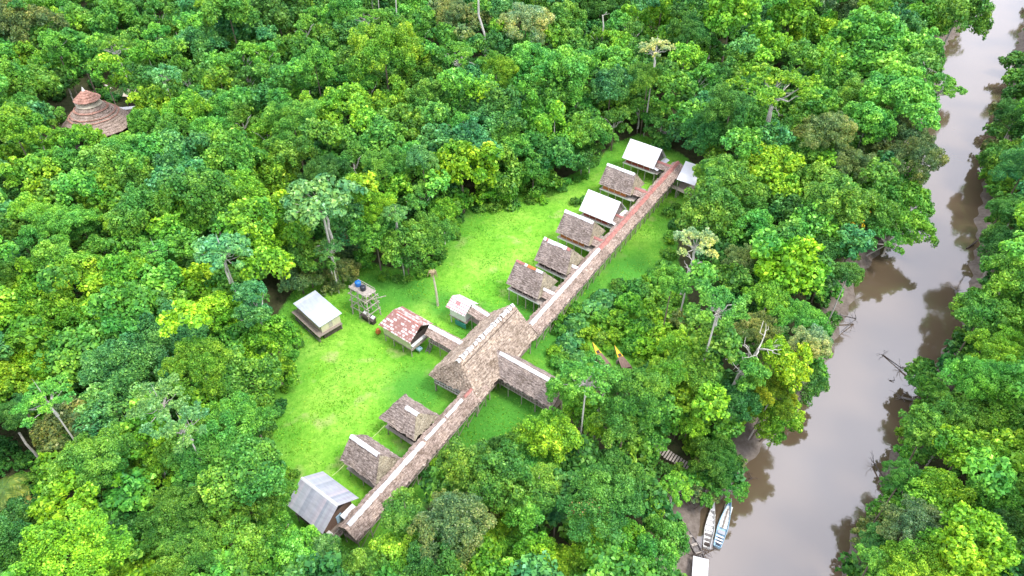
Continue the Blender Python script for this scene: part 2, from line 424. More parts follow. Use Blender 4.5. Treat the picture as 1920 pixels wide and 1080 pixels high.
def nz(x, y, s=0):
    return (math.sin(x * 2.1 + s) * math.sin(y * 1.7 + s * 1.3) + .6 * math.sin(x * 5.3 + s * 2) * math.sin(y * 4.1 - s) + .4 * math.sin(x * 11 + y * 9 + s)) / 2
def slope(mb, e0, e1, r1, r0, th=.22, step=.38, rag=.16, bumpy=.07, seed=0, rough=True):
    """one face of a thatched roof: e0-e1 is the eave, r0-r1 the ridge; courses lap like real thatch"""
    e0, e1, r0, r1 = map(Vector, (e0, e1, r0, r1))
    L = max((e1 - e0).length, (r1 - r0).length); H = ((r0 + r1) / 2 - (e0 + e1) / 2).length
    nu = max(3, int(L / .3)); nc = max(2, int(H / step))
    nrm = (e1 - e0 if (e1 - e0).length > .1 else r1 - r0).cross(((r0 + r1) - (e0 + e1))).normalized()
    if nrm.z < 0: nrm = -nrm
    rnd = random.Random(seed)
    rows = []
    for c in range(nc):
        rows.append((c / nc, .10)); rows.append(((c + .93) / nc, .0))
    rows[-1] = (1.0, .0)
    k = len(mb.v); W = nu + 1
    for t, lift in rows:
        for i in range(W):
            u = i / nu
            a = e0.lerp(e1, u); b = r0.lerp(r1, u)
            tt = t
            if t == 0: tt = -rnd.random() * rag / max(H, .5)
            elif lift > 0: tt = t - rnd.random() * .35 / nc
            p = a.lerp(b, tt) + nrm * (lift * (.5 + rnd.random() * .7) + bumpy * nz(p_x(a, b, t), t * H, seed))
            mb.v.append(tuple(p))
    nr = len(rows)
    for r in range(nr - 1):
        for i in range(nu):
            mb.f.append((k + r * W + i, k + r * W + i + 1, k + (r + 1) * W + i + 1, k + (r + 1) * W + i))
    kb = len(mb.v)
    for t in (0.0, 1.0):
        for i in range(W):
            u = i / nu
            mb.v.append(tuple(e0.lerp(e1, u).lerp(r0.lerp(r1, u), t) - nrm * th))
    for i in range(nu):
        mb.f.append((kb + i + 1, kb + i, kb + W + i, kb + W + i + 1))
        mb.f.append((kb + i, kb + i + 1, k + i + 1, k + i))
    mb.f.append(tuple([kb] + [k + r * W for r in range(nr)] + [kb + W]))
    mb.f.append(tuple([kb + nu] + [k + r * W + nu for r in range(nr)] + [kb + W + nu])[::-1])
def p_x(a, b, t): return (a.lerp(b, t)).x + (a.lerp(b, t)).y

def thatched_roof(parent, x0, x1, hw, ze, zr, m, hip0=0, hip1=0, hw2=None, seed=0, name='roof', ze2=None, hip_mat=None, **kw):
    """ridge along local X from x0 to x1; hip0/hip1 = plan run of a hip at that end (0 = gable)"""
    hw2 = hw2 or hw; ze2 = ze2 or ze
    mb = MB(); a, b = x0 + hip0, x1 - hip1
    slope(mb, (x0, -hw, ze), (x1, -hw, ze), (b, 0, zr), (a, 0, zr), seed=seed, **kw)
    slope(mb, (x1, hw2, ze2), (x0, hw2, ze2), (a, 0, zr), (b, 0, zr), seed=seed + 1, **kw)
    if hip1:
        mh = MB() if hip_mat else mb
        slope(mh, (x1, -hw, ze), (x1, hw2, ze), (b, .02, zr), (b, -.02, zr), seed=seed + 2, **kw)
        if hip_mat: mh.build('roof_end', hip_mat, parent)
    if hip0: slope(mb, (x0, hw2, ze), (x0, -hw, ze), (a, -.02, zr), (a, .02, zr), seed=seed + 3, **kw)
    return mb.build(name, m, parent)
def ridge_cap(parent, x0, x1, zr, m, w=.45, drop=.32, name='ridge_cap', jag=.0, y=0, seed=1):
    mb = MB(); n = max(2, int((x1 - x0) / .5)); rnd = random.Random(seed)
    prev = None
    for i in range(n + 1):
        x = x0 + (x1 - x0) * i / n; ww = w * (1 + jag * (rnd.random() - .5)); yy = y + jag * .25 * (rnd.random() - .5)
        row = [(x, yy - ww, zr - drop * ww / w), (x, yy, zr + .05), (x, yy + ww, zr - drop * ww / w), (x, yy + ww, zr - drop * ww / w - .05), (x, yy, zr - .02), (x, yy - ww, zr - drop * ww / w - .05)]
        k = len(mb.v); mb.v += row
        if prev is not None:
            for j in range(6): mb.f.append((prev + j, k + j, k + (j + 1) % 6, prev + (j + 1) % 6))
        else: mb.f.append(tuple(range(k, k + 6)))
        prev = k
    mb.f.append(tuple(range(prev, prev + 6))[::-1])
    return mb.build(name, m, parent)
def metal_roof(parent, x0, x1, hw, ze, zr, m, hip0=0, name='roof', hw2=None):
    hw2 = hw2 or hw; mb = MB(); t = .07
    a = x0 + hip0
    def slab(p): mb.hexa([(x, y, z - t) for x, y, z in p] + [(x, y, z) for x, y, z in p])
    slab([(x0, -hw, ze), (x1, -hw, ze), (x1, -.0015, zr), (a, -.0015, zr)])
    slab([(x1, hw2, ze), (x0, hw2, ze), (a, .0015, zr), (x1, .0015, zr)])
    if hip0:
        mb.hexa([(x, y, z - t) for x, y, z in ((x0 - .003, hw2, ze), (x0 - .003, -hw, ze), (a - .003, -.01, zr), (a - .003, .01, zr))] +
                [(x, y, z) for x, y, z in ((x0 - .003, hw2, ze), (x0 - .003, -hw, ze), (a - .003, -.01, zr), (a - .003, .01, zr))])
    return mb.build(name, m, parent)
def posts(parent, pts, z0, z1, m, w=.14):
    for (x, y) in pts:
        MB().tube([(x, y, z0), (x + random.uniform(-.03, .03), y, z1)], w / 2 * 1.1, w / 2 * .9, 6).build('post', m, parent)
def railing(parent, pts, z, m, h=.9, gap=.45, name='railing', diag=False):
    mb = MB()
    for a, b in zip(pts[:-1], pts[1:]):
        a = Vector((*a, z)); b = Vector((*b, z)); L = (b - a).length; n = max(1, int(L / gap))
        mb.bar(a + Vector((0, 0, h)), b + Vector((0, 0, h)), .09, .08)
        mb.bar(a + Vector((0, 0, h * .12)), b + Vector((0, 0, h * .12)), .06)
        for i in range(n + 1):
            p = a.lerp(b, i / n)
            q = a.lerp(b, min(1, (i + .8) / n)) if diag else p
            mb.bar(p + Vector((0, 0, .0)), q + Vector((0, 0, h - .045)), .055)
    return mb.build(name, m, parent)
def deck(parent, x0, x1, y0, y1, z, m, name='floor'):
    mb = MB(); n = max(2, int((x1 - x0) / .3))
    for i in range(n):
        a = x0 + (x1 - x0) * i / n; b = x0 + (x1 - x0) * (i + 1) / n - .03
        mb.box(a, b, y0, y1, z - .1 + random.uniform(-.008, .008), z + random.uniform(-.008, .008))
    mb.box(x0 + .02, x1 - .02, y0 + .2, y0 + .3, z - .28, z - .11); mb.box(x0 + .02, x1 - .02, y1 - .3, y1 - .2, z - .28, z - .11)
    return mb.build(name, m, parent)

# ------------------------------------------------------------------ setting: ground and river
def axis(lo, hi, step, far):
    a = list(np.arange(lo, hi + step, step)); s = step
    left, right = [], []
    x = lo
    while x > -far: s *= 1.5; x -= s; left.append(x)
    s = step; x = a[-1]
    while x < far: s *= 1.5; x += s; right.append(x)
    return np.array(left[::-1] + a + right)
gx, gy = axis(-130, 190, 1.0, 3500), axis(25, 290, 1.0, 3500)
X, Y = np.meshgrid(gx, gy)
Z = ground_z(X, Y)
inner = (X > -130) & (X < 190) & (Y > 25) & (Y < 290)
Z = Z + np.where(inner & (Z > -.01), .06 * np.sin(X * .4) * np.sin(Y * .33), 0)
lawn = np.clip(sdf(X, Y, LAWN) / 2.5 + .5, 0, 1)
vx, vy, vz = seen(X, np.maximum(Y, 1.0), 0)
dark_turf = np.clip(1 - sdf(X, Y, LAWN) / 7.5, 0, 1) * .8  # turf colour gets darker towards the edge of the clearing
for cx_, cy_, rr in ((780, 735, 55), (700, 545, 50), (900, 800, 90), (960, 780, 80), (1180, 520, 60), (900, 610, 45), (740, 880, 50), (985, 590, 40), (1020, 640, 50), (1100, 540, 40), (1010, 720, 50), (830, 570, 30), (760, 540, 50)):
    dark_turf = np.maximum(dark_turf, np.clip(1.5 - np.hypot(vx - cx_, (vy - cy_) * 1.2) / rr, 0, .92))
H_, W_ = X.shape
me = bpy.data.meshes.new('ground')
me.vertices.add(H_ * W_); me.vertices.foreach_set('co', np.stack([X, Y, Z], -1).astype(np.float32).ravel())
idx = np.arange(H_ * W_).reshape(H_, W_)
q = np.stack([idx[:-1, :-1], idx[:-1, 1:], idx[1:, 1:], idx[1:, :-1]], -1).reshape(-1, 4)
me.loops.add(q.size); me.loops.foreach_set('vertex_index', q.ravel().astype(np.int32))
me.polygons.add(len(q)); me.polygons.foreach_set('loop_start', np.arange(0, q.size, 4, dtype=np.int32)); me.polygons.foreach_set('loop_total', np.full(len(q), 4, np.int32))
me.update()
for nm, arr in (('lawn', lawn), ('dark_turf', dark_turf)):
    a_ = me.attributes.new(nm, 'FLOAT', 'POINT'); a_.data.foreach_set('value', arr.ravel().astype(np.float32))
me.polygons.foreach_set('use_smooth', [True] * len(q))
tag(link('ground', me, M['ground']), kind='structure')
mb = MB(); big = 3000
rpts = [(x, y) for x, y in river]
mb.poly([(-0 + 0, -500, WZ), (330, -500, WZ), (900, 1200, WZ), (100, 1200, WZ), (-30, 200, WZ)])
tag(mb.build('river_water', M['water']), kind='structure')

# ------------------------------------------------------------------ buildings
def rect3(Lc, Bc, Rc, z):
    l, b, r = at(*Lc, z), at(*Bc, z), at(*Rc, z)
    c = (l + r) / 2; d = b - l; e = r - b
    return c, d.length, e.length, math.atan2(d.y, d.x)
CAB = R(-37.2); WALK = R(56.2)

def cabin(ax, ay, kind, cap, label, L=7.6, hw=3.05, ze=4.0, zr=7.5, wall='red_wall', seed=0, conn=True, rot=CAB):
    """ridge starts at (ax, ay); local X runs from the lawn end to the walkway end"""
    group = 'cabins on stilts in a row along the walkway'
    t = thing('stilt_cabin', label, 'cabin', (ax, ay, 0), rot, group)
    fl = 2.8
    if kind == 'thatch':
        thatched_roof(t, -.1, L + .75, hw, ze, zr, M['thatch_grey'], 0, .9, seed=seed, hip_mat=M['thatch_pale'])
        MB().poly([(-.02, -hw + .5, ze - .1), (-.02, hw - .5, ze - .1), (-.02, 0, zr - .4)]).build('gable', M['pale_wall'], t)
    else:
        metal_roof(t, -.1, L + .6, hw + .1, ze, zr, M['white_metal'])
        mbx = MB(); mbx.poly([(L + .2, -hw + .4, ze + .05), (L + .2, hw - .4, ze + .05), (L + .2, 0, zr - .35)])
        mbx.build('gable', M['grey_wood'], t)
        aw = MB(); aw.hexa([(L + .25, -hw + .2, ze - .12), (L + 1.5, -hw + .2, ze - .42), (L + 1.5, hw, ze - .42), (L + .25, hw, ze - .12), (L + .25, -hw + .2, ze - .05), (L + 1.5, -hw + .2, ze - .35), (L + 1.5, hw, ze - .35), (L + .25, hw, ze - .05)])
        aw.build('awning', M['white_metal'], t)
    if cap == 'white': ridge_cap(t, -.15, L - .3, zr + .12, M['white_metal'], .4, .38, jag=.25, seed=seed)
    elif cap == 'patchy':
        for i, (a, b, mm) in enumerate(((0, .6, 'white_metal'), (.65, 1.0, 'red_ridge'), (1.05, 2.8, 'white_metal'), (2.95, 4.2, 'white_metal'), (4.3, 5.1, 'white_metal'), (5.2, 5.9, 'red_ridge'))):
            ridge_cap(t, a, b, zr + .12, M[mm], .42, .4, jag=.4, seed=seed + i)
    elif cap == 'red':
        for i, (a, b, mm) in enumerate(((0, 1.9, 'red_ridge'), (1.95, 2.5, 'white_metal'), (2.55, 4.3, 'orange_clay'), (4.4, 5.8, 'white_metal'))):
            ridge_cap(t, a, b, zr + .12, M[mm], .32, .3, jag=.3, seed=seed + i)
    # walls in a box below the eaves, floor and stilts
    y0 = -hw + .55; y1 = hw - .55; x0, x1 = .7, L - .5
    w = MB(); w.box(x0, x1, y0, y0 + .12, fl + .003, ze + .35); w.box(x0, x1, y1 - .12, y1, fl + .003, ze + .35)
    w.box(x0 - .003, x0 + .12, y0 + .123, y1 - .123, fl + .003, ze + .3); w.box(x1 - .12, x1 + .003, y0 + .123, y1 - .123, fl + .003, ze + .3)
    w.build('wall', M[wall], t)
    st = MB()
    for k in range(5): st.bar((x0 + (x1 - x0) * k / 4, y0 - .03, fl), (x0 + (x1 - x0) * k / 4, y0 - .03, ze + .2), .09)
    st.bar((x0 - .05, y0 - .03, ze - .25), (x1 + .05, y0 - .03, ze - .25), .07); st.build('wall_frame', M['pale_wall'], t)
    deck(t, x0 - .5, L + 1.6, y0 - .45, y1 + .3, fl, M['pale_wood'])
    rim = MB(); rim.box(x0 - .52, L + 1.0, y0 - .53, y0 - .455, fl - .2, fl + .06); rim.build('floor_edge', M['white_paint'], t)
    px = [x0 - .3, x0 + 1.7, x0 + 3.5, x0 + 5.3, L + .9]
    posts(t, [(x, y) for x in px for y in (y0 - .35, y1 + .2)], -.1, fl - .28, M['pale_wood'], .2)
    dr = MB(); dr.box(x1 + .006, x1 + .06, -.5, .5, fl + .02, fl + 2.0); dr.build('door', M['dark_wood'], t)
    return t
D = Vector((math.cos(WALK), math.sin(WALK)))
w1, w2 = at(646, 991, 5.3).xy, at(1272, 302, 5.3).xy
wdir = (w2 - w1).normalized(); wperp = Vector((-wdir.y, wdir.x))
def walk_s(p): return (Vector(p) - w1).dot(wdir)
def walk_d(p): return (Vector(p) - w1).dot(wperp)

cab_spec = [
    ((969, 487), 'thatch', 'red', 'dark_wall', 'grey thatched stilt cabin with reddish ridge, nearest to the big lodge'),
    ((1021, 445), 'thatch', 'patchy', 'dark_wall', 'grey thatched stilt cabin with patchy white and red ridge, second from the lodge'),
    ((1061, 394), 'thatch', 'white', 'orange_wall', 'grey thatched stilt cabin with orange wall, beside the lower white roofed cabin'),
    ((1104, 355), 'metal', '', 'red_wall', 'white metal roofed stilt cabin standing between two thatched cabins'),
    ((1140, 307), 'thatch', 'white', 'orange_wall', 'grey thatched stilt cabin with rust wall, between the two white roofed cabins'),
    ((1183, 260), 'metal', '', 'red_wall', 'white metal roofed stilt cabin at the far end of the row, against the forest')]
conn_names = ['beside the reddish ridged cabin nearest the lodge', 'of the cabin with patchy white and red ridge', 'of the orange walled thatched cabin',
              'of the white roofed cabin between two thatched ones', 'of the thatched cabin between the white roofed ones', 'of the farthest white roofed cabin']
for i, (p, kind, cap, wall, lab) in enumerate(cab_spec):
    a = at(p[0], p[1], 7.5)
    L = (6.2, 6.4, 6.8, 7.0, 7.0, 7.4)[i]; t = cabin(a.x, a.y, kind, cap, lab, wall=wall, seed=10 * i + 3, L=L)
    # short roofed passage from the cabin to the walkway
    yoff = -.9
    s = Vector((math.cos(CAB), math.sin(CAB))); nrm = Vector((-s.y, s.x))
    start = a.xy + s * (L + .35) + nrm * yoff
    dist = walk_d(start) / max(.2, -s.dot(wperp))
    ln = max(1.2, dist - .6)
    pt = thing('covered_passage', 'short thatched passage roof ' + conn_names[i], 'passage', (start.x, start.y, 0), CAB, 'short passages from cabins to walkway')
    thatched_roof(pt, 0, ln, 1.15, 3.85, 4.85, M['thatch_walk'], seed=i + 50)
    ridge_cap(pt, 0, ln - .1, 5.0, M['white_metal' if i in (0, 1) else 'red_ridge'], .34, .3, jag=.3, seed=i)
    deck(pt, .2, ln, -.8, .8, 2.4, M['wood'])
    posts(pt, [(.3, -.8), (.3, .8), (ln - .3, -.8), (ln - .3, .8)], -.1, 3.85, M['pale_wood'], .13)
    railing(pt, [(.3, -.78), (ln - .3, -.78)], 2.0, M['pale_wood'], .8)

# --- long covered walkways
def walkway(name_label, s0, s1, caps, seed, ze=4.05, zr=5.3, hw=1.65, m='thatch_walk'):
    o = w1 + wdir * s0; L = s1 - s0
    t = thing('covered_walkway', name_label, 'walkway', (o.x, o.y, 0), math.atan2(wdir.y, wdir.x), 'long thatched walkways')
    thatched_roof(t, 0, L, hw, ze, zr, M[m], seed=seed, rag=.35, bumpy=.16, hw2=1.2, ze2=4.45)
    k = 0
    for a, b, mm, w_, jg in caps:
        ridge_cap(t, a, b, zr + .14, M[mm], w_, w_ * .75, jag=jg, seed=seed + k); k += 1
    deck(t, .4, L - .3, -1.15, 1.15, 2.0, M['wood'])
    n = int(L / 2.3)
    posts(t, [(.5 + (L - 1) * i / n, y) for i in range(n + 1) for y in (-1.2, 1.2)], -.1, 4.1, M['pale_wood'], .15)
    railing(t, [(.5, -1.16), (L - .5, -1.16)], 2.0, M['pale_wood'], .85, .6, diag=True)
    railing(t, [(.5, 1.16), (L - .5, 1.16)], 2.0, M['wood'], .85, .9)
    br = MB()
    for i in range(n):
        x = .5 + (L - 1) * i / n; x2 = .5 + (L - 1) * (i + 1) / n
        br.bar((x, -1.2, .3), (x2, -1.2, 1.8), .07)
        br.bar((x, -1.3, 3.5), (x, 1.3, 3.5), .08)
    br.build('brace', M['wood'], t)
    return t
sN0 = walk_s(at(985, 606, 5.3).xy); sN1 = walk_s(w2); sS1 = walk_s(at(893, 720, 5.3).xy)
LN = sN1 - sN0
sred = walk_s(at(1113, 462, 5.3).xy) - sN0
caps = []
x = .3
while x < sred - .5:
    ln = random.uniform(2.5, 6); caps.append((x, min(x + ln, sred), 'white_metal', .38, .25)); x += ln + random.uniform(.02, .25)
x = sred + .05
while x < LN - 2.5:
    ln = random.uniform(3, 7); caps.append((x, min(x + ln, LN - .1), 'red_ridge', .5, .2)); x += ln + .03
walkway('long narrow thatched walkway roof with white then red ridge running from lodge to far forest', sN0, sN1, caps, 70)
caps = []; x = .6
LS = sS1 + 1.2
while x < LS - 3:
    ln = random.uniform(1.2, 4.5)
    caps.append((x, min(x + ln, LS - 1), 'white_metal' if x < 17 or random.random() < .6 else 'red_ridge', .36 if x < 15 else .26, .3)); x += ln + random.uniform(.02, .5 if x > 12 else .1)
walkway('long narrow thatched walkway roof with white ridge running from lodge to grey metal cabin', 0, LS, caps, 90)

# --- big lodge
rt = at(962, 570, 8.6); lod = R(56.5)
t = thing('thatched_lodge', 'large tan thatched lodge with dashed white ridge where all the walkways meet', 'lodge', (rt.x, rt.y, 0), lod + math.pi, None)
LL = 15.0
# local X runs from the upper right gable towards the lower left hip; local -Y is the lawn... the right hand side is +Y
mb = MB()
HW = 4.75; ZE = 4.1; ZR = 8.6; HIP = 1.7
slope(mb, (0, -HW, ZE), (LL + HIP, -HW, ZE), (LL, 0, ZR), (.0, 0, ZR), seed=31, rag=.35, bumpy=.13, step=.45, th=.3)
slope(mb, (LL + HIP, HW, ZE), (0, HW, ZE), (0, 0, ZR), (LL, 0, ZR), seed=32, rag=.35, bumpy=.13, step=.45, th=.3)
slope(mb, (LL + HIP, -HW, ZE), (LL + HIP, HW, ZE), (LL, .03, ZR), (LL, -.03, ZR), seed=33, rag=.35, bumpy=.13, step=.45, th=.3)
mb.build('roof', M['thatch_tan'], t)
MB().poly([(.4, -HW + .8, ZE), (.4, HW - .8, ZE), (.4, 0, ZR - .5)]).build('gable', M['thatch_dark'], t)
x = .1; k = 0
while x < LL:
    ln = random.uniform(.35, .7)
    ridge_cap(t, x, x + ln, ZR + .22, M['white_metal'], random.uniform(.32, .5), .36, jag=.3, seed=k, name='ridge_cap'); x += ln + random.uniform(.12, .45); k += 1
# slim pole purlin laid over the thatch beside the ridge
pl = MB(); pl.tube([(.2, .95, ZR - .62), (LL * .5, 1.0, ZR - .6), (LL, .95, ZR - .62)], .05, .05, 5); pl.build('roof_pole', M['dark_wood'], t)
w = MB(); XE = LL + HIP - 1.0
w.box(1.2, XE, -HW + 1.0, -HW + 1.12, 2.1, 3.0); w.box(1.2, XE, HW - 1.12, HW - 1.0, 2.1, 3.0); w.box(XE - .12, XE + .003, -HW + 1.123, HW - 1.123, 2.1, 3.0)
w.build('wall', M['white_paint'], t)
w = MB(); w.box(XE - .02, XE + .08, -HW + 1.0, HW - 1.0, 3.05, 3.3); w.box(1.2, XE - .03, -HW + .95, -HW + 1.05, 3.05, 3.3); w.build('wall_trim', M['teal_paint'], t)
deck(t, .8, LL + HIP - .3, -HW + .5, HW - .5, 2.0, M['wood'])
railing(t, [(1, -HW + .55), (LL + HIP - .4, -HW + .55), (LL + HIP - .4, HW - .55)], 2.0, M['white_paint'], .75, .5)
posts(t, [(x_, y_) for x_ in (1, 4, 7, 10, 13, 16, LL + HIP - .5) for y_ in (-HW + .6, HW - .6)], -.1, 4.3, M['pale_wood'], .2)

# --- gallery to the right of the lodge
a = at(937, 660, 6.3); b = at(1032, 712, 6.3); ang = math.atan2(b.y - a.y, b.x - a.x)
t = thing('covered_gallery', 'wide dark thatched gallery with white ridge reaching from the lodge into trees on the right', 'gallery', (a.x, a.y, 0), ang)
thatched_roof(t, -.6, 12.0, 2.65, 3.9, 6.3, M['thatch_grey'], seed=41, rag=.3)
ridge_cap(t, .1, 11.2, 6.45, M['white_metal'], .36, .3, jag=.12, seed=4)
deck(t, .5, 11.6, -2.2, 2.2, 2.0, M['wood'])
railing(t, [(.6, -2.35), (11.3, -2.35)], 2.0, M['pale_wood'], .95, .5)
posts(t, [(x_, y_) for x_ in (.8, 3.3, 5.9, 8.5, 11.1) for y_ in (-2.2, 2.2)], -.1, 4.0, M['pale_wood'], .16)

# --- kitchen house
c, l1, l2, an = rect3((712, 613), (771, 643), (810, 603), 4.0)
l1 = 7.3; l2 = 5.8; an = CAB
t = thing('kitchen_house', 'house with patched red and white sheet roof beside the water tower', 'house', (c.x, c.y, 0), an)
metal_roof(t, -l1 / 2, l1 / 2, l2 / 2, 4.0, 5.9, M['kitchen_sheets'], hip0=1.0)
hx, hy = l1 / 2 - .45, l2 / 2 - .5
w = MB(); w.box(-hx, hx, -hy, -hy + .1, 1.8, 4.1); w.box(-hx, hx, hy - .1, hy, 1.8, 4.1); w.box(-hx - .003, -hx + .1, -hy + .103, hy - .103, 1.8, 4.1); w.build('wall', M['cream_wall'], t)
w = MB(); w.box(hx - .1, hx + .003, -hy + .103, hy - .103, 1.8, 2.8); w.build('front_wall', M['white_paint'], t)
w = MB(); w.box(hx - .06, hx - .02, -hy + .15, hy - .15, 2.803, 4.0); w.build('window', M['dark_wall'], t)
w = MB(); w.box(hx + .05, hx + .5, -hy, hy, 2.7, 2.8); w.build('counter', M['white_paint'], t)
deck(t, -hx, hx + .3, -hy - .1, hy + .1, 1.79, M['wood'])
posts(t, [(x_, y_) for x_ in (-hx + .1, -hx / 3, hx / 3, hx - .1) for y_ in (-hy + .1, hy - .1)], -.1, 1.5, M['pale_wood'], .18)
ridge_cap(t, -l1 / 2 + 1.1, l1 / 2, 5.93, M['red_ridge'], .2, .14)
kc = c
# covered passage kitchen -> lodge
a = at(808, 612, 4.9); b = at(862, 641, 4.9); ln = (b - a).length + .8; ang = math.atan2(b.y - a.y, b.x - a.x)
t = thing('covered_passage', 'narrow passage roof with white ridge between patched red roofed house and lodge', 'passage', (a.x, a.y, 0), ang, 'passages from outbuildings to lodge')
thatched_roof(t, -.4, ln, 1.3, 3.8, 4.8, M['thatch_walk'], seed=45)
ridge_cap(t, -.4, ln - .2, 4.97, M['white_metal'], .42, .3, y=.12)
deck(t, -.2, ln, -.9, .9, 2.0, M['wood']); posts(t, [(x_, y_) for x_ in (.2, ln * .35, ln * .7) for y_ in (-.95, .95)], -.1, 3.85, M['pale_wood'], .13)
railing(t, [(0, -.95), (ln - .5, -.95)], 2.0, M['pale_wood'], .8)

# --- small washroom hut
a = at(849, 554, 5.0); b = at(883, 572, 5.0); ang = CAB + R(2); ln = 4.1
t = thing('wash_hut', 'small white walled hut with patched pink and white roof above the lodge', 'hut', (a.x, a.y, 0), ang)
metal_roof(t, -.1, ln, 2.0, 3.75, 5.0, M['hut_sheets'])
w = MB(); w.box(.4, ln - .4, -1.5, -1.4, 1.7, 3.7); w.box(.4, ln - .4, 1.4, 1.5, 1.7, 3.7); w.box(.397, .5, -1.397, 1.397, 1.7, 4.1); w.box(ln - .5, ln - .397, -1.397, 1.397, 1.7, 4.1); w.build('wall', M['white_paint'], t)
w = MB(); w.box(1.6, ln - .2, -1.7, -1.55, .3, 1.3); w.build('water_trough', M['teal_paint'], t)
deck(t, .2, ln, -1.6, 1.6, 1.69, M['wood']); posts(t, [(.5, -1.4), (.5, 1.4), (ln - .5, -1.4), (ln - .5, 1.4), (ln / 2, -1.4)], -.1, 1.4, M['white_paint'], .22)
a = at(889, 573, 4.9); b = at(919, 592, 4.9); ln = (b - a).length + .7; ang = math.atan2(b.y - a.y, b.x - a.x)
t = thing('covered_passage', 'short passage roof between the small pink and white roofed hut and the lodge', 'passage', (a.x, a.y, 0), ang, 'passages from outbuildings to lodge')
thatched_roof(t, -.4, ln, 1.2, 3.8, 4.7, M['thatch_walk'], seed=47)
ridge_cap(t, -.4, ln - .1, 4.87, M['white_metal'], .36, .26, y=.1)
deck(t, -.2, ln, -.9, .9, 2.0, M['wood']); posts(t, [(x_, y_) for x_ in (.2, ln * .6) for y_ in (-.95, .95)], -.1, 3.85, M['pale_wood'], .13)

# --- south cabins
def south_cabin(Lc, Bc, Rc, ze, zr, label, cap, seed, hipa, hipb, extra=0):
    c, l1, l2, an = rect3(Lc, Bc, Rc, ze)
    l1 += extra
    an = R(-36.2)
    t = thing('thatched_cabin', label, 'cabin', (c.x, c.y, 0), an, 'cabins on the lower lawn')
    thatched_roof(t, -l1 / 2, l1 / 2, l2 / 2, ze, zr, M['thatch_grey'], hipa, hipb, seed=seed, rag=.3, bumpy=.12, hip_mat=M['thatch_pale'])
    for i, (a_, b_) in enumerate(cap): ridge_cap(t, -l1 / 2 + hipa + a_, -l1 / 2 + hipa + b_, zr + .15, M['white_metal'], .36, .28, jag=.12, seed=seed)
    hx, hy = l1 / 2 - .8, l2 / 2 - .7
    w = MB(); w.box(-hx, hx, -hy, -hy + .1, 1.7, ze + .1); w.box(-hx, hx, hy - .1, hy, 1.7, ze + .1); w.box(-hx - .003, -hx + .1, -hy + .103, hy - .103, 1.7, ze + .1); w.box(hx - .1, hx + .003, -hy + .103, hy - .103, 1.7, ze + .1)
    w.build('wall', M['dark_wall'], t)
    deck(t, -hx - .4, hx + .9, -hy - .5, hy + .4, 1.69, M['pale_wood'])
    posts(t, [(x_, y_) for x_ in (-hx, 0, hx + .3) for y_ in (-hy - .3, hy + .2)], -.1, 1.41, M['pale_wood'], .18)
    return t
south_cabin((713, 783), (777, 825), (820.5, 779), 3.9, 6.0, 'grey thatched hipped cabin on the lower lawn, closest to the lodge', [(1.6, 4.0)], 61, 1.5, 1.7)
t = south_cabin((647, 866), (697, 903), (743, 855), 3.9, 6.6, 'grey thatched cabin with full white ridge, next to the grey metal roof', [(.05, 5.4)], 64, .0, 1.2, extra=1.6)
aw = MB(); aw.hexa([(2.4, .2, 3.4), (3.3, .2, 3.2), (3.3, 2.2, 3.2), (2.4, 2.2, 3.4), (2.4, .2, 3.46), (3.3, .2, 3.26), (3.3, 2.2, 3.26), (2.4, 2.2, 3.46)]); aw.build('awning', M['white_metal'], t)
# grey metal cabin
c, l1, l2, an = rect3((538, 947), (606, 1002), (671.7, 933), 4.0)
t = thing('metal_roofed_cabin', 'cabin with striped grey corrugated metal roof at the lower end of the lawn', 'cabin', (c.x, c.y, 0), R(-36.2), 'cabins on the lower lawn')
metal_roof(t, -l1 / 2, l1 / 2, l2 / 2, 4.0, 6.4, M['grey_sheets'])
ridge_cap(t, -l1 / 2, l1 / 2, 6.44, M['white_metal'], .2, .15)
hx, hy = l1 / 2 - .8, l2 / 2 - .8
w = MB(); w.box(-hx, hx, -hy, -hy + .1, 1.7, 4.2); w.box(-hx, hx, hy - .1, hy, 1.7, 4.2); w.box(-hx - .003, -hx + .1, -hy + .103, hy - .103, 1.7, 4.2); w.box(hx - .1, hx + .003, -hy + .103, hy - .103, 1.7, 4.2)
w.build('wall', M['brown_hull'], t)
MB().poly([(hx - .02, -hy - .3, 4.15), (hx - .02, hy + .3, 4.15), (hx - .02, 0, 6.2)]).build('gable', M['dark_wall'], t)
w = MB(); w.box(hx + .006, hx + .09, -.4, .5, 1.8, 3.3); w.build('door', M['pale_blue'], t)
aw = MB(); aw.hexa([(l1 / 2 - .5, .1, 3.3), (l1 / 2 + .7, .1, 3.0), (l1 / 2 + .7, 2.3, 3.0), (l1 / 2 - .5, 2.3, 3.3), (l1 / 2 - .5, .1, 3.36), (l1 / 2 + .7, .1, 3.06), (l1 / 2 + .7, 2.3, 3.06), (l1 / 2 - .5, 2.3, 3.36)]); aw.build('awning', M['white_metal'], t)
deck(t, -hx - .3, l1 / 2 + .8, -hy - .4, hy + .4, 1.69, M['wood'])
railing(t, [(l1 / 2 + .4, -hy), (l1 / 2 + .4, -.3)], 1.7, M['pale_wood'], .8, .35)
bn = MB(); bn.box(l1 / 2 - .7, l1 / 2 + .1, -hy - .2, -hy + .5, 1.7, 2.3); bn.build('bench', M['white_paint'], t)
posts(t, [(x_, y_) for x_ in (-hx, 0, hx + .6) for y_ in (-hy - .3, hy + .2)], -.1, 1.41, M['pale_wood'], .18)
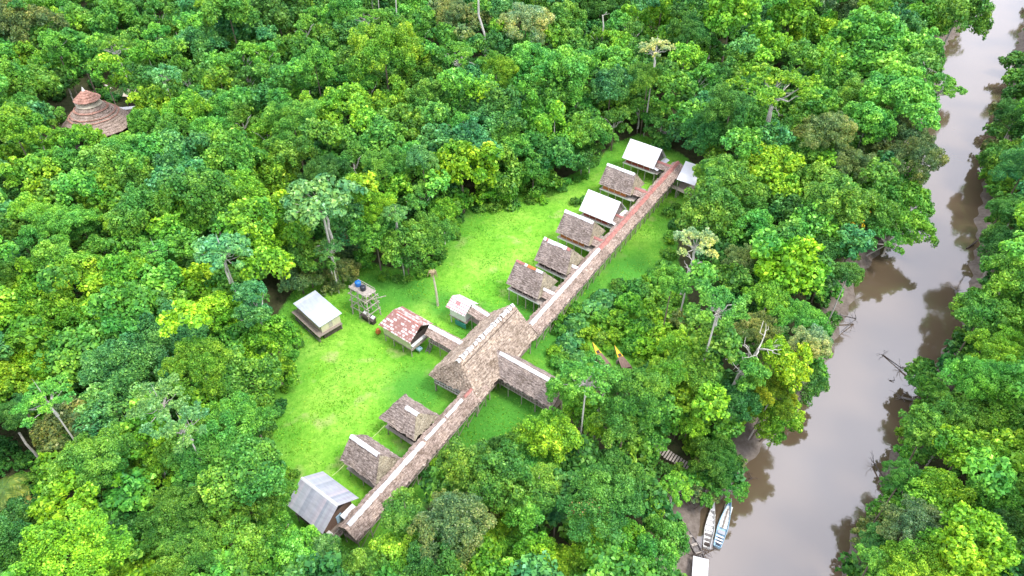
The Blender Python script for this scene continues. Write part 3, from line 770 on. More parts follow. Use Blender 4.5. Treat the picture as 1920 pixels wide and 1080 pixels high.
# ropes strung between the south cabins
for (pa, pb, lab) in (((694, 824), (722, 797), 'thin pale rope strung between the two thatched cabins on the lower lawn'),
                      ((622, 893), (648, 869), 'thin pale rope strung from the grey metal roof to the thatched cabin')):
    a, b = at(*pa, 3.6), at(*pb, 3.6); mid = (a + b) / 2 - Vector((0, 0, .12))
    tag(MB().tube([a, mid, b], .035, .035, 5).build('washing_line', M['rope']), lab, 'rope', 'ropes between lower cabins')

# --- pale metal shed at the left edge of the clearing
c, l1, l2, an = rect3((555, 572), (605, 617), (635.5, 585.5), 3.6)
t = thing('metal_shed', 'small cream walled shed with pale bluish mono pitch metal roof at the left forest edge', 'shed', (c.x, c.y, 0), an)
hx, hy = l1 / 2, l2 / 2
mb = MB(); mb.hexa([(-hx, -hy, 3.5), (hx, -hy, 3.5), (hx, hy, 3.75), (-hx, hy, 3.75), (-hx, -hy, 3.57), (hx, -hy, 3.57), (hx, hy, 3.82), (-hx, hy, 3.82)]); mb.build('roof', M['shed_sheets'], t)
w = MB(); ex, ey = hx - .35, hy - .4
w.box(-ex, ex, -ey, -ey + .1, 1.7, 3.42); w.box(-ex, ex, ey - .1, ey, 1.7, 3.6); w.box(-ex - .003, -ex + .1, -ey + .103, ey - .103, 1.7, 3.45); w.box(ex - .1, ex + .003, -ey + .103, ey - .103, 1.7, 3.45)
w.build('wall', M['cream_wall'], t)
w = MB(); w.box(-ex, ex, -ey + .2, ey, .2, 1.2); w.build('store', M['dark_wood'], t)
w = MB(); w.box(ex + .01, ex + .05, -.4, .3, 2.0, 3.3); w.build('door', M['pale_wood'], t)
st = MB()
for k in range(6): st.box(hx - .9, hx - .55, -hy + .5 + k * .02, -hy + .72 + k * .02, 3.66 + k * .001, 3.68 + k * .001)
deck(t, -hx - .3, hx + .2, -hy - .6, ey, 1.69, M['wood'])
posts(t, [(x_, y_) for x_ in (-ex, -ex / 3, ex / 3, ex) for y_ in (-hy - .3, ey)], -.1, 1.41, M['wood'], .16)
railing(t, [(-ex, -hy - .5), (ex, -hy - .5)], .2, M['grey_wood'], .5, .7)

# --- water tower
c = Vector((-26.2, 89.6, 0)); th = R(-37); PZ = 6.0
t = thing('water_tower', 'pale timber water tower standing behind the patched red roofed house', 'tower', c, th)
hx, hy = 2.1, 1.15
mb = MB(); n = 14
for i in range(n):
    y_ = -hy + 2 * hy * i / n
    mb.box(-hx - random.uniform(.1, .4), hx + random.uniform(.0, .3), y_, y_ + 2 * hy / n - .03, PZ, PZ + .09)
mb.build('platform', M['pale_wood'], t)
for sx in (-1, -.1, 1):
    for sy in (-1, 1):
        MB().tube([(sx * hx * 1.0, sy * hy * 1.25, -.1), (sx * hx * .92, sy * hy * .85, PZ)], .13, .11, 6).build('leg', M['pale_wood'], t)
br = MB()
for z_ in (1.6, 3.2, 4.8):
    for sy in (-1, 1): br.bar((-hx * 1.15, sy * hy * 1.12, z_), (hx * 1.2, sy * hy * 1.12, z_), .12)
    for sx in (-1, 1): br.bar((sx * hx, -hy * 1.4, z_ + .15), (sx * hx, hy * 1.4, z_ + .15), .12)
for sy in (-1, 1):
    br.bar((-hx, sy * hy * 1.2, 1.6), (0, sy * hy, 4.8), .09); br.bar((hx, sy * hy * 1.2, 1.6), (0, sy * hy, 4.8), .09)
br.bar((hx * .5, -hy * 1.2, 4.6), (hx * 1.7, hy * 1.8, 4.9), .1)
br.build('brace', M['pale_wood'], t)
rr = MB()
for sy in (-1, 1): rr.bar((-hx, sy * hy * .95, PZ + .5), (hx, sy * hy * .95, PZ + .5), .08)
for sx in (-1, 0, 1):
    for sy in (-1, 1): rr.bar((sx * hx * .97, sy * hy * .95, PZ + .09), (sx * hx * .97, sy * hy * .95, PZ + .55), .08)
rr.build('railing', M['pale_wood'], t)
def on_tower(x, y, z):
    v = Matrix.Rotation(th, 4, 'Z') @ Vector((x, y, z)); return c + v
def tank(x, y, z, r, h, m, label, grp='tanks on the water tower'):
    p = on_tower(x, y, z)
    tk = thing('water_tank', label, 'tank', p, 0, grp)
    MB().lathe([(r * .92, 0), (r, .08), (r * .97, h * .35), (r, h * .4), (r * .97, h * .6), (r, h * .66), (r, h * .85), (r * .6, h), (r * .3, h * 1.04)], n=22).build('body', M[m], tk, True)
    MB().lathe([(r * .3, h * 1.04), (r * .3, h * 1.1), (.05, h * 1.14)], n=16).build('lid', M[m], tk, True)
tank(-1.15, .2, PZ + .09, .55, 1.0, 'blue_plastic', 'bright blue round water tank on top of the timber tower')
tank(.35, -.05, PZ + .09, .52, .9, 'black_plastic', 'black round water tank on the timber tower beside the blue one')
bk = on_tower(-1.75, .75, PZ + .09)
bt = thing('bucket', 'small dark blue bucket on the tower corner behind the blue tank', 'bucket', bk)
MB().lathe([(.2, 0), (.27, .45)], n=14).build('body', M['blue_plastic'], bt)
# sheet-roofed pump shelter at the tower foot
a = at(706, 596, .9)
t = thing('pump_shelter', 'low dark lean-to with three pale sheets at the foot of the water tower', 'shelter', (a.x - 1.2, a.y, 0), CAB)
mb = MB(); mb.hexa([(-1.9, -.55, .95), (1.3, -.55, .95), (1.3, .5, 1.3), (-1.9, .5, 1.3), (-1.9, -.55, 1.0), (1.3, -.55, 1.0), (1.3, .5, 1.35), (-1.9, .5, 1.35)]); mb.build('roof', M['dark_wood'], t)
for i in range(3):
    mb = MB(); x_ = -1.7 + i * 1.0; mb.hexa([(x_, -.1, 1.16), (x_ + .75, -.1, 1.16), (x_ + .75, .45, 1.345), (x_, .45, 1.345), (x_, -.1, 1.21), (x_ + .75, -.1, 1.21), (x_ + .75, .45, 1.395), (x_, .45, 1.395)]); mb.build('sheet', M['white_metal' if i != 1 else 'grey_sheets'], t)
w = MB(); w.box(-1.7, 1.1, -.4, .4, 0, .9); w.build('wall', M['dark_wall'], t)
a = at(709, 622, .5)
t = thing('clay_jar', 'orange clay jar standing at the left corner of the patched red roofed house', 'jar', (a.x, a.y, 0))
MB().lathe([(.22, 0), (.45, .3), (.5, .6), (.3, 1.0), (.34, 1.1)], n=18).build('body', M['orange_clay'], t, True)
a = at(785, 653, .8)
t = thing('wash_basin', 'pale blue square basin on the grass below the patched red roofed house', 'basin', (a.x, a.y, 0), CAB)
mb = MB(); mb.box(-.5, .5, -.4, .4, .6, .7)
for q_ in (-.5, .44): mb.box(q_, q_ + .06, -.4, .4, .703, .95)
for q_ in (-.4, .34): mb.box(-.437, .437, q_, q_ + .06, .703, .95)
mb.build('tub', M['pale_blue'], t)
for x_ in (-.4, .4):
    for y_ in (-.3, .3): MB().bar((x_, y_, 0), (x_, y_, .597), .07).build('leg', M['wood'], t)
a = at(808, 650, .4); 
t = thing('wooden_ladder', 'grey wooden ladder leaning below the passage beside the patched red roofed house', 'ladder', (a.x, a.y, 0), R(66))
mb = MB(); mb.bar((-1.3, -.35, .1), (1.2, -.35, 1.6), .1); mb.bar((-1.3, .35, .1), (1.2, .35, 1.6), .1); mb.build('rail', M['grey_wood'], t)
mb = MB()
for k in range(8): x_ = -1.1 + k * .3; mb.box(x_, x_ + .16, -.3, .3, .22 + (x_ + 1.3) * .6 - .02, .26 + (x_ + 1.3) * .6)
mb.build('rung', M['grey_wood'], t)

# --- white roof at the right end, plank bridge
c, l1, l2, an = rect3((1273, 342), (1297, 349), (1314, 308), 4.5)
t = thing('white_roofed_shelter', 'white sheet roofed shelter half hidden by trees right of the walkway end', 'shelter', (c.x, c.y, 0), R(66))
l1_ = 8.4; hw_ = 2.0
mb = MB(); mb.hexa([(-l1_ / 2, -hw_, 4.2), (l1_ / 2, -hw_, 4.2), (l1_ / 2, hw_, 4.75), (-l1_ / 2, hw_, 4.75), (-l1_ / 2, -hw_, 4.27), (l1_ / 2, -hw_, 4.27), (l1_ / 2, hw_, 4.82), (-l1_ / 2, hw_, 4.82)]); mb.build('roof', M['white_metal'], t)
deck(t, -l1_ / 2 + .3, l1_ / 2 - .3, -hw_ + .3, hw_ - .3, 1.9, M['wood'])
posts(t, [(x_, y_) for x_ in (-l1_ / 2 + .3, 0, l1_ / 2 - .3) for y_ in (-hw_ + .3, hw_ - .3)], -.1, 4.15, M['pale_wood'], .18)
a, b = at(1256, 347, 2), at(1290, 362, 2); 
t = thing('plank_bridge', 'pale plank footbridge from the walkway end to the white sheet roofed shelter', 'bridge', (a.x, a.y, 0), math.atan2(b.y - a.y, b.x - a.x))
L = (b - a).length; deck(t, 0, L, -.55, .55, 2.0, M['pale_wall']); posts(t, [(.2, -.4), (.2, .4), (L / 2, -.4), (L / 2, .4), (L - .2, -.4), (L - .2, .4)], -.1, 1.72, M['pale_wood'], .14)
a = at(1291, 372, .5)
t = thing('wooden_stair', 'reddish wooden stair going down from the plank footbridge end', 'stair', (a.x, a.y, 0), R(-42))
mb = MB(); mb.bar((-1.6, -.4, 1.8), (1.8, -.4, .1), .1); mb.bar((-1.6, .4, 1.8), (1.8, .4, .1), .1); mb.build('stringer', M['wood'], t)
mb = MB()
for k in range(9): x_ = -1.5 + k * .38; z_ = 1.8 - (x_ + 1.6) * .5; mb.box(x_, x_ + .25, -.5, .5, z_ + .06, z_ + .1)
mb.build('tread', M['red_ridge'], t)

# --- round thatched house in the forest
ctr = at(176, 232, 5)
t = thing('round_house', 'round thatched house with red conical cap on its roof, deep in the forest', 'house', (ctr.x, ctr.y + 1.5, 0))
def cone_roof(rings, seg=40, seed=0, flat=12):
    mb = MB(); rnd = random.Random(seed); k0 = 0; rows = []
    for (r, z) in rings:
        row = []
        for j in range(seg):
            a_ = 2 * math.pi * j / seg
            # faceted, slightly ragged cone
            fa = (a_ % (2 * math.pi / flat)) - math.pi / flat
            rf = r * math.cos(math.pi / flat) / math.cos(fa)
            rf = rf * .6 + r * .4
            row.append((rf * math.cos(a_) * (1 + rnd.uniform(-.012, .012)), rf * math.sin(a_) * (1 + rnd.uniform(-.012, .012)), z + rnd.uniform(-.05, .05)))
        rows.append(row)
    for row in rows: mb.v += row
    for i in range(len(rows) - 1):
        for j in range(seg):
            mb.f.append((i * seg + j, i * seg + (j + 1) % seg, (i + 1) * seg + (j + 1) % seg, (i + 1) * seg + j))
    mb.f.append(tuple(range(seg))[::-1]); mb.f.append(tuple((len(rows) - 1) * seg + j for j in range(seg)))
    return mb
def course_rings(r0, z0, r1, z1, n):
    out = []
    for i in range(n):
        f = i / n; g = (i + .95) / n
        out.append((r0 + (r1 - r0) * f + .1, z0 + (z1 - z0) * f + .05)); out.append((r0 + (r1 - r0) * g, z0 + (z1 - z0) * g))
    return out
RB, ZB, RT_, ZT_ = 8.4, 4.3, 2.2, 9.8
cone_roof([(RB - .3, ZB - .3)] + course_rings(RB, ZB, RT_, ZT_, 11), seed=3).build('roof', M['thatch_walk'], t)
for (f, m_, wd) in ((.44, 'thatch_rust', .03), (.54, 'thatch_rust', .025), (.74, 'thatch_rust', .05), (.92, 'pale_wall', .12)):
    r0 = RB + (RT_ - RB) * f; z0 = ZB + (ZT_ - ZB) * f; r1 = RB + (RT_ - RB) * (f + wd); z1 = ZB + (ZT_ - ZB) * (f + wd)
    cone_roof([(r0 + .02, z0 + .06), (r0 + .24, z0 + .14), (r1 + .2, z1 + .12), (r1, z1)], seed=int(f * 100)).build('roof_band', M[m_], t)
cone_roof([(RT_ - .3, ZT_ - .4), (RT_ - .5, ZT_ + 1.0)], seed=9).build('lantern', M['pale_wall'], t)
cap_ = cone_roof([(2.6, ZT_ + .85)] + course_rings(3.0, ZT_ + 1.0, .35, ZT_ + 3.1, 5), seed=5, flat=10).build('cap_roof', M['thatch_rust'], t)
MB().lathe([(.45, ZT_ + 2.9), (.3, ZT_ + 3.3), (.05, ZT_ + 4.0)], n=10).build('finial', M['white_paint'], t)
MB().lathe([(6.4, 1.2), (6.4, 5.2)], n=28).build('wall', M['dark_wall'], t)
MB().lathe([(7.5, 1.0), (7.5, 1.2)], n=28).build('floor', M['wood'], t)
rl = MB()
for j in range(28):
    a_, b_ = 2 * math.pi * j / 28, 2 * math.pi * (j + 1) / 28
    rl.bar((7.3 * math.cos(a_), 7.3 * math.sin(a_), 2.1), (7.3 * math.cos(b_), 7.3 * math.sin(b_), 2.1), .1); rl.bar((7.3 * math.cos(a_), 7.3 * math.sin(a_), 1.2), (7.3 * math.cos(a_), 7.3 * math.sin(a_), 2.1), .1)
rl.build('railing', M['grey_wood'], t)
posts(t, [(6.9 * math.cos(j * math.pi / 6), 6.9 * math.sin(j * math.pi / 6)) for j in range(12)], -.1, 4.8, M['wood'], .2)
a = at(220, 203, 6.0)
t = thing('covered_passage', 'thatched passage with white ridge leading right from the round house into trees', 'passage', (a.x, a.y, 0), R(12))
thatched_roof(t, -1.0, 9, 1.9, 4.3, 6.0, M['thatch_grey'], seed=77); ridge_cap(t, -.5, 6, 6.15, M['white_metal'], .5, .4, jag=.3)
deck(t, 0, 9, -1.3, 1.3, 1.4, M['wood']); posts(t, [(x_, y_) for x_ in (.5, 4, 8) for y_ in (-1.4, 1.4)], -.1, 4.4, M['wood'], .18)
a = at(243, 166, 6.5)
t = thing('pale_roofed_hut', 'tiny pale roofed hut peeping out of trees above the round house passage', 'hut', (a.x + 1.2, a.y - .5, 0), R(-12))
metal_roof(t, -2.5, 2.5, 1.8, 5.2, 6.6, M['pale_wall']); w = MB(); w.box(-2.1, 2.1, -1.4, 1.4, 1.5, 5.3); w.build('wall', M['dark_wall'], t)
posts(t, [(-2, -1.3), (2, -1.3), (-2, 1.3), (2, 1.3)], -.1, 1.5, M['wood'], .2)
a = at(203, 163, 7)
t = thing('leaning_board', 'pale weathered ridge board sticking up among trees right of the red roof cap', 'board', (a.x, a.y, 0), R(-25))
MB().bar((-1.0, 0, 7.4), (1.2, 0, 6.7), .5, .12).build('board', M['pale_wood'], t); MB().bar((0, 0, -.1), (0, 0, 6.95), .18).build('post', M['wood'], t)

# --- plank steps down to the landing
a, b = at(1224, 838, .7), at(1278, 872, .1)
t = thing('plank_steps', 'flight of weathered plank steps descending through bushes towards the moored boats', 'steps', (a.x, a.y, 0), math.atan2(b.y - a.y, b.x - a.x))
L = (b - a).length + 1.2
mb = MB()
for k in range(int(L / .42)):
    x_ = k * .42; z_ = 1.0 - .12 * x_
    mb.box(x_, x_ + .26, -.75 + random.uniform(-.1, .1), .75 + random.uniform(-.1, .1), z_, z_ + .08)
mb.build('tread', M['pale_wood'], t)
mb = MB(); mb.bar((0, -.5, .9), (L, -.5, .9 - .12 * L), .1); mb.bar((0, .5, .9), (L, .5, .9 - .12 * L), .1); mb.build('stringer', M['dark_wood'], t)
posts(t, [(x_, y_) for x_ in (.2, L * .5, L - .3) for y_ in (-.5, .5)], -.6, .5, M['dark_wood'], .12)

# ------------------------------------------------------------------ boats
def hull(L, W, Hh, sheer=.35, n=22, stern=.7, th=.06, bowp=1.6, inner_floor=.18):
    """open hull along +X (bow), origin amidships at keel; returns outer+inner shell"""
    mb = MB(); secs = []
    for i in range(n + 1):
        u = i / n
        x = -L / 2 + L * u
        w = W / 2 * (stern + (1 - stern) * min(1, u / .35)) if u < .35 else W / 2 * max(0.02, 1 - ((u - .35) / .65) ** bowp)
        zt = Hh + sheer * max(0, (u - .5) / .5) ** 2
        zb = sheer * .55 * max(0, (u - .7) / .3) ** 2
        secs.append((x, w, zt, zb))
    prof = lambda x, w, zt, zb: [(x, -w, zt), (x, -w * .82, zb + (zt - zb) * .35), (x, -w * .45, zb), (x, w * .45, zb), (x, w * .82, zb + (zt - zb) * .35), (x, w, zt)]
    def inn(x, w, zt, zb):
        w2 = max(.01, w - th); f = zb + inner_floor
        return [(x, -w2, zt), (x, -w2 * .84, max(f, zb + (zt - zb) * .4)), (x, -w2 * .5, f), (x, w2 * .5, f), (x, w2 * .84, max(f, zb + (zt - zb) * .4)), (x, w2, zt)]
    o = [prof(*s) for s in secs]; ii = [inn(*s) for s in secs]
    k = 0
    for r in o: mb.v += r
    ki = len(mb.v)
    for r in ii: mb.v += r
    for i in range(n):
        for j in range(5):
            mb.f.append((i * 6 + j, i * 6 + j + 1, (i + 1) * 6 + j + 1, (i + 1) * 6 + j))
            mb.f.append((ki + i * 6 + j, ki + (i + 1) * 6 + j, ki + (i + 1) * 6 + j + 1, ki + i * 6 + j + 1))
        for j in (0, 5):
            mb.f.append((i * 6 + j, (i + 1) * 6 + j, ki + (i + 1) * 6 + j, ki + i * 6 + j))
    mb.f.append(tuple(range(6))); 
    for j in range(5): mb.f.append((j, j + 1, ki + j + 1, ki + j))
    e = n * 6
    for j in range(5): mb.f.append((e + j + 1, e + j, ki + e + j, ki + e + j + 1))
    return mb, secs
def place(p_bow, p_stern, z):
    a, b = at(*p_bow, z), at(*p_stern, z); c = (a + b) / 2; d = a - b
    return c, d.length, math.atan2(d.y, d.x)
c, L, an = place((1339.5, 939), (1325, 1026), -2.45)
t = thing('river_boat', 'narrow white river boat with seats, moored on the left of the pair', 'boat', (c.x, c.y, WZ - .12), an, 'white boats moored at the bank')
mb, secs = hull(L, 1.35, .6); mb.build('hull', M['white_paint'], t)
mb = MB(); mb.poly([(x_, -w_ + .05, z_ + .02) for x_, w_, z_, _ in secs[-6:]] + [(x_, w_ - .05, z_ + .02) for x_, w_, z_, _ in reversed(secs[-6:])]); mb.build('bow_deck', M['white_metal'], t)
for k, x_ in enumerate((-.34, -.24, -.13, -.02, .09, .19)):
    MB().box(x_ * L, x_ * L + .32, -.5, .5, .34, .40).build('bench', M['white_metal' if k > 1 else 'grey_wood'], t)
MB().box(-.44 * L, -.40 * L, -.35, .35, .25, .62).build('engine_box', M['dark_wood'], t)
g = MB()
for x_ in (-.28, -.2, -.08, .04): g.box(x_ * L, x_ * L + .14, -.62, -.5, .41, .56); g.box(x_ * L + .2, x_ * L + .4, .48, .6, .41, .5)
g.build('seat_back', M['black_plastic'], t)
c, L, an = place((1371, 936), (1345, 1024), -2.45)
t = thing('river_boat', 'white river boat with pale blue gunwale, moored on the right of the pair', 'boat', (c.x, c.y, WZ - .12), an, 'white boats moored at the bank')
mb, secs = hull(L, 1.45, .6, bowp=1.9); mb.build('hull', M['pale_blue'], t)
mb = MB(); mb.box(-.1 * L, .38 * L, -.55, .55, .30, .36); mb.build('floorboard', M['white_paint'], t)
for k, x_ in enumerate((-.06, .04, .14, .24)): MB().box(x_ * L, x_ * L + .3, -.5, .5, .42, .47).build('bench', M['white_paint'], t)
g = MB(); g.box(-.12 * L, .3 * L, -.08, .08, .48, .55); g.build('centre_plank', M['wood'], t)
g = MB(); g.box(-.24 * L, -.17 * L, -.5, .5, .5, .56); g.build('canopy', M['grey_sheets'], t)
for k, x_ in enumerate((-.42, -.36, -.30)): MB().box(x_ * L, x_ * L + .22, -.5, .5, .40, .46).build('bench', M['white_metal'], t)
g = MB()
for x_ in (-.45, -.39, -.33): g.box(x_ * L, x_ * L + .2, -.25, .2, .3, .47 - .1)
g.build('engine', M['black_plastic'], t)
c, L, an = place((1280, 980), (1318, 1050), -2.5)
t = thing('wooden_canoe', 'old grey wooden canoe lying half sunk along the muddy bank left of the white boats', 'canoe', (c.x, c.y, WZ + .02), an)
mb, secs = hull(L, 1.15, .5, bowp=1.4); mb.build('hull', M['grey_wood'], t)
for x_ in (-.35, -.12, .1, .28): MB().box(x_ * L, x_ * L + .35, -.42, .42, .40, .45).build('bench', M['pale_wood'], t)
a = at(1313, 1060, -1.4)
t = thing('roofed_boat', 'small boat under a plain white sheet canopy at the bottom edge by the bank', 'boat', (a.x, a.y - .2, WZ - .1), R(75))
mb, secs = hull(4.6, 1.5, .55); mb.build('hull', M['grey_wood'], t)
mb = MB(); mb.hexa([(-1.45, -1.0, 1.5), (1.35, -1.0, 1.5), (1.35, 1.0, 1.55), (-1.45, 1.0, 1.55), (-1.45, -1.0, 1.56), (1.35, -1.0, 1.56), (1.35, 1.0, 1.61), (-1.45, 1.0, 1.61)]); mb.build('canopy', M['white_metal'], t)
posts(t, [(-1.3, -.6), (-1.3, .6), (1.2, -.6), (1.2, .6)], .3, 1.5, M['white_paint'], .07)
for (pb, ps, lab) in (((1111, 643), (1150, 706), 'beached brown canoe with yellow bow deck, the left one of two'), ((1152, 649), (1190, 712), 'beached brown canoe with yellow bow deck, the right one of two')):
    c, L, an = place(pb, ps, 1.5)
    t = thing('beached_canoe', lab, 'canoe', (c.x, c.y, .75), an, 'canoes lying among the bushes'); 
    mb, secs = hull(L, 1.7, .6, bowp=1.35, inner_floor=.3); mb.build('hull', M['brown_hull'], t)
    mb = MB(); s_ = secs[-8:]
    mb.poly([(x_, -w_, z_ + .03) for x_, w_, z_, _ in s_] + [(x_, w_, z_ + .03) for x_, w_, z_, _ in reversed(s_)]); mb.build('bow_deck', M['yellow_paint'], t)
    mb = MB(); s2 = secs[8:-7]
    mb.poly([(x_, -w_, z_ + .02) for x_, w_, z_, _ in s2] + [(x_, w_, z_ + .02) for x_, w_, z_, _ in reversed(s2)]); mb.build('deck', M['brown_hull'], t)
    xh = secs[-8][0]; MB().box(xh + .05, xh + .75, -.28, .28, .66, .74).build('hatch', M['dark_wall'], t)
    cr = MB(); cr.box(-L * .3, -L * .3 + .3, -.9, .9, -.9, .1); cr.box(L * .15, L * .15 + .3, -.7, .7, -.9, .1); cr.build('trestle', M['wood'], t)

# ------------------------------------------------------------------ foliage machinery
def leaves_mesh(name, P, N, size, tint, aspect=1.5, col=None):
    n = len(P)
    N = N / (np.linalg.norm(N, axis=1, keepdims=True) + 1e-9)
    A = rng.normal(size=(n, 3)); T = np.cross(N, A); T /= (np.linalg.norm(T, axis=1, keepdims=True) + 1e-9)
    B = np.cross(N, T)
    l = (size * .5)[:, None]; w = (size * .5 / aspect)[:, None]
    droop = N * (size * .12)[:, None]
    V = np.stack([P - T * l - droop, P + B * w, P + T * l - droop, P - B * w], 1).reshape(-1, 3)
    me = bpy.data.meshes.new(name)
    me.vertices.add(4 * n); me.vertices.foreach_set('co', V.astype(np.float32).ravel())
    me.loops.add(4 * n); me.loops.foreach_set('vertex_index', np.arange(4 * n, dtype=np.int32))
    me.polygons.add(n); me.polygons.foreach_set('loop_start', np.arange(0, 4 * n, 4, dtype=np.int32)); me.polygons.foreach_set('loop_total', np.full(n, 4, np.int32))
    me.update()
    a_ = me.attributes.new('tint', 'FLOAT', 'FACE'); a_.data.foreach_set('value', np.clip(tint, 0, 1).astype(np.float32))
    if col is not None:
        a_ = me.attributes.new('col', 'FLOAT_COLOR', 'FACE')
        a_.data.foreach_set('color', np.concatenate([col, np.ones((n, 1))], 1).astype(np.float32).ravel())
    return me
def sph(n):
    v = rng.normal(size=(n, 3)); return v / np.linalg.norm(v, axis=1, keepdims=True)
def lobes_leaves(lobes, centre, per_m2, size, jit=.5, up=.35, shell=(.72, 1.08), flat=1.0, droop=0):
    """lobes: (x,y,z,r,tint)"""
    Ps, Ns, Ss, Ts = [], [], [], []
    for (x, y, z, r, tn) in lobes:
        n = max(6, int(per_m2 * 4 * math.pi * r * r * .62))
        d = sph(int(n * 1.9))
        out = np.array([x, y, z]) - centre; out = out / (np.linalg.norm(out) + 1e-6) + np.array([0, 0, .7])
        out /= np.linalg.norm(out)
        d = d[d @ out > -.35][:n]
        rr = r * rng.uniform(shell[0], shell[1], len(d))[:, None]
        P = np.array([x, y, z]) + d * rr * np.array([1, 1, flat])
        if droop: P[:, 2] -= droop * rng.random(len(d)) * r
        Ps.append(P); Ns.append(d + rng.normal(size=d.shape) * jit + np.array([0, 0, up]))
        Ss.append(size * np.clip(rng.lognormal(0, .33, len(d)), .45, 2.0))
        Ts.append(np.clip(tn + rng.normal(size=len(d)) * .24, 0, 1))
    return np.concatenate(Ps), np.concatenate(Ns), np.concatenate(Ss), np.concatenate(Ts)
def dome_lobes(Rr, nmain, nsub, zs=.8, rmain=.38, rsub=.17, rnd=None, low=-.25, irr=.25):
    rnd = rnd or random; L = []
    ga = math.pi * (3 - math.sqrt(5))
    for i in range(nmain):
        zz = 1 - (i + .5) / nmain * (1 - low)
        rr = math.sqrt(max(0, 1 - zz * zz)); a_ = i * ga + rnd.uniform(-.3, .3)
        k = Rr * (1 - rmain) * (1 + rnd.uniform(-irr, irr))
        cx, cy, cz = rr * math.cos(a_) * k, rr * math.sin(a_) * k, zz * k * zs
        rm = Rr * rmain * rnd.uniform(.75, 1.2); tm = rnd.uniform(.32, .62)
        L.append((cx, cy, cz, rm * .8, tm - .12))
        for j in range(nsub):
            d = Vector((rnd.gauss(0, 1), rnd.gauss(0, 1), rnd.gauss(0, 1))).normalized()
            o = Vector((cx, cy, cz + .4 * Rr)).normalized()
            if d.dot(o) < -.1: d = -d
            rs = Rr * rsub * rnd.uniform(.5, 1.35); rm_ = rm * rnd.uniform(.75, 1.3)
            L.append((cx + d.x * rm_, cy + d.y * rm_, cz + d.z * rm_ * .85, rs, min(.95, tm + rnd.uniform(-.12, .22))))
    return L
def tubes_mesh(name, tubes):
    mb = MB()
    for pts, r0, r1 in tubes: mb.tube(pts, r0, r1, 6)
    me = bpy.data.meshes.new(name); me.from_pydata(mb.v, [], mb.f); me.update(); return me
def crook(a, b, n=4, amp=.12, rnd=random):
    a, b = Vector(a), Vector(b); L = (b - a).length; out = [a]
    for i in range(1, n): out.append(a.lerp(b, i / n) + Vector((rnd.uniform(-1, 1), rnd.uniform(-1, 1), rnd.uniform(-1, 1))) * L * amp / 2)
    return out + [b]
PROTO = {}
def add_proto(kind, R0, lobes, per, size, branches=None, **kw):
    c0 = np.array([0, 0, -R0 * .2])
    P, N, S, T = lobes_leaves(lobes, c0, per, size, **kw)
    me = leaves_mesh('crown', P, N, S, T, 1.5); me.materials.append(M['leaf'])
    bm_ = None
    if branches:
        bm_ = tubes_mesh('branches', branches); bm_.materials.append(M['bark_pale'])
    PROTO.setdefault(kind, []).append((R0, me, bm_))
for s_ in range(6):   # broad dense dome, middling leaves
    rd = random.Random(100 + s_); add_proto('dome', 5.0, dome_lobes(5.0, 13, 9, .8, .36, .16, rd, irr=.38), 21, .35, jit=.7)
for s_ in range(3):   # coarse leaves
    rd = random.Random(200 + s_); add_proto('coarse', 5.0, dome_lobes(5.0, 10, 8, .85, .38, .17, rd, irr=.45), 12, .50, jit=.75)
for s_ in range(3):   # fine feathery foliage, big crown
    rd = random.Random(300 + s_); add_proto('fine', 6.5, dome_lobes(6.5, 18, 11, .62, .30, .13, rd, irr=.4), 26, .28, jit=.85)
for s_ in range(5):   # irregular, gappy
    rd = random.Random(400 + s_); L_ = []
    for i in range(8):
        a_ = rd.uniform(0, 6.28); q_ = rd.uniform(0, 3.4); zc = rd.uniform(-2.6, 2.6)
        for (x, y, z, r, tn) in dome_lobes(rd.uniform(1.4, 2.2), 5, 6, .8, .42, .26, rd): L_.append((x + q_ * math.cos(a_), y + q_ * math.sin(a_), z + zc - q_ * .35, r, tn))
    add_proto('loose', 5.0, L_, 21, .34, jit=.6, branches=[(crook((0, 0, -5), (0, 0, -1), rnd=rd), .22, .12)] + [(crook((0, 0, -2.5), (rd.uniform(-3, 3), rd.uniform(-3, 3), rd.uniform(-.5, 1.8)), rnd=rd), .11, .03) for _ in range(7)])
for s_ in range(3):   # creeper-hung column
    rd = random.Random(500 + s_); L_ = []
    for i in range(26):
        z = rd.uniform(-7.5, 3.6); rad = 3.0 * (1 - .45 * max(0, z / 3.6)) * rd.uniform(.6, 1.0); a_ = rd.uniform(0, 6.28); tm = rd.uniform(.35, .65)
        L_.append((rad * math.cos(a_), rad * math.sin(a_), z, rd.uniform(.9, 1.7), tm))
        for _ in range(4): L_.append((rad * 1.15 * math.cos(a_ + rd.uniform(-.4, .4)), rad * 1.15 * math.sin(a_ + rd.uniform(-.4, .4)), z + rd.uniform(-1, 1), rd.uniform(.4, .8), min(.95, tm + rd.uniform(-.1, .25))))
    add_proto('column', 4.2, L_, 18, .36, up=.15, droop=.5)
for s_ in range(3):   # spreading pads on pale limbs
    rd = random.Random(600 + s_); L_ = []; br = [(crook((0, 0, -6), (0, 0, -2.2), rnd=rd), .34, .24)]
    for i in range(15):
        a_ = i * 2.4 + rd.uniform(-.3, .3); q_ = 6.0 * math.sqrt((i + .5) / 15) * rd.uniform(.85, 1.05); zt = 1.7 - q_ * q_ * .05 + rd.uniform(-.7, .7)
        e = (q_ * math.cos(a_), q_ * math.sin(a_), zt)
        br.append((crook((0, 0, -2.6 + rd.uniform(0, .8)), e, 5, .16, rd), .16, .035))
        for (x, y, z, r, tn) in dome_lobes(rd.uniform(1.15, 1.75), 6, 6, .5, .40, .24, rd, low=.0): L_.append((x + e[0], y + e[1], z + e[2], r, tn + .05))
    add_proto('spreading', 6.8, L_, 20, .32, branches=br, jit=.6, flat=.7)
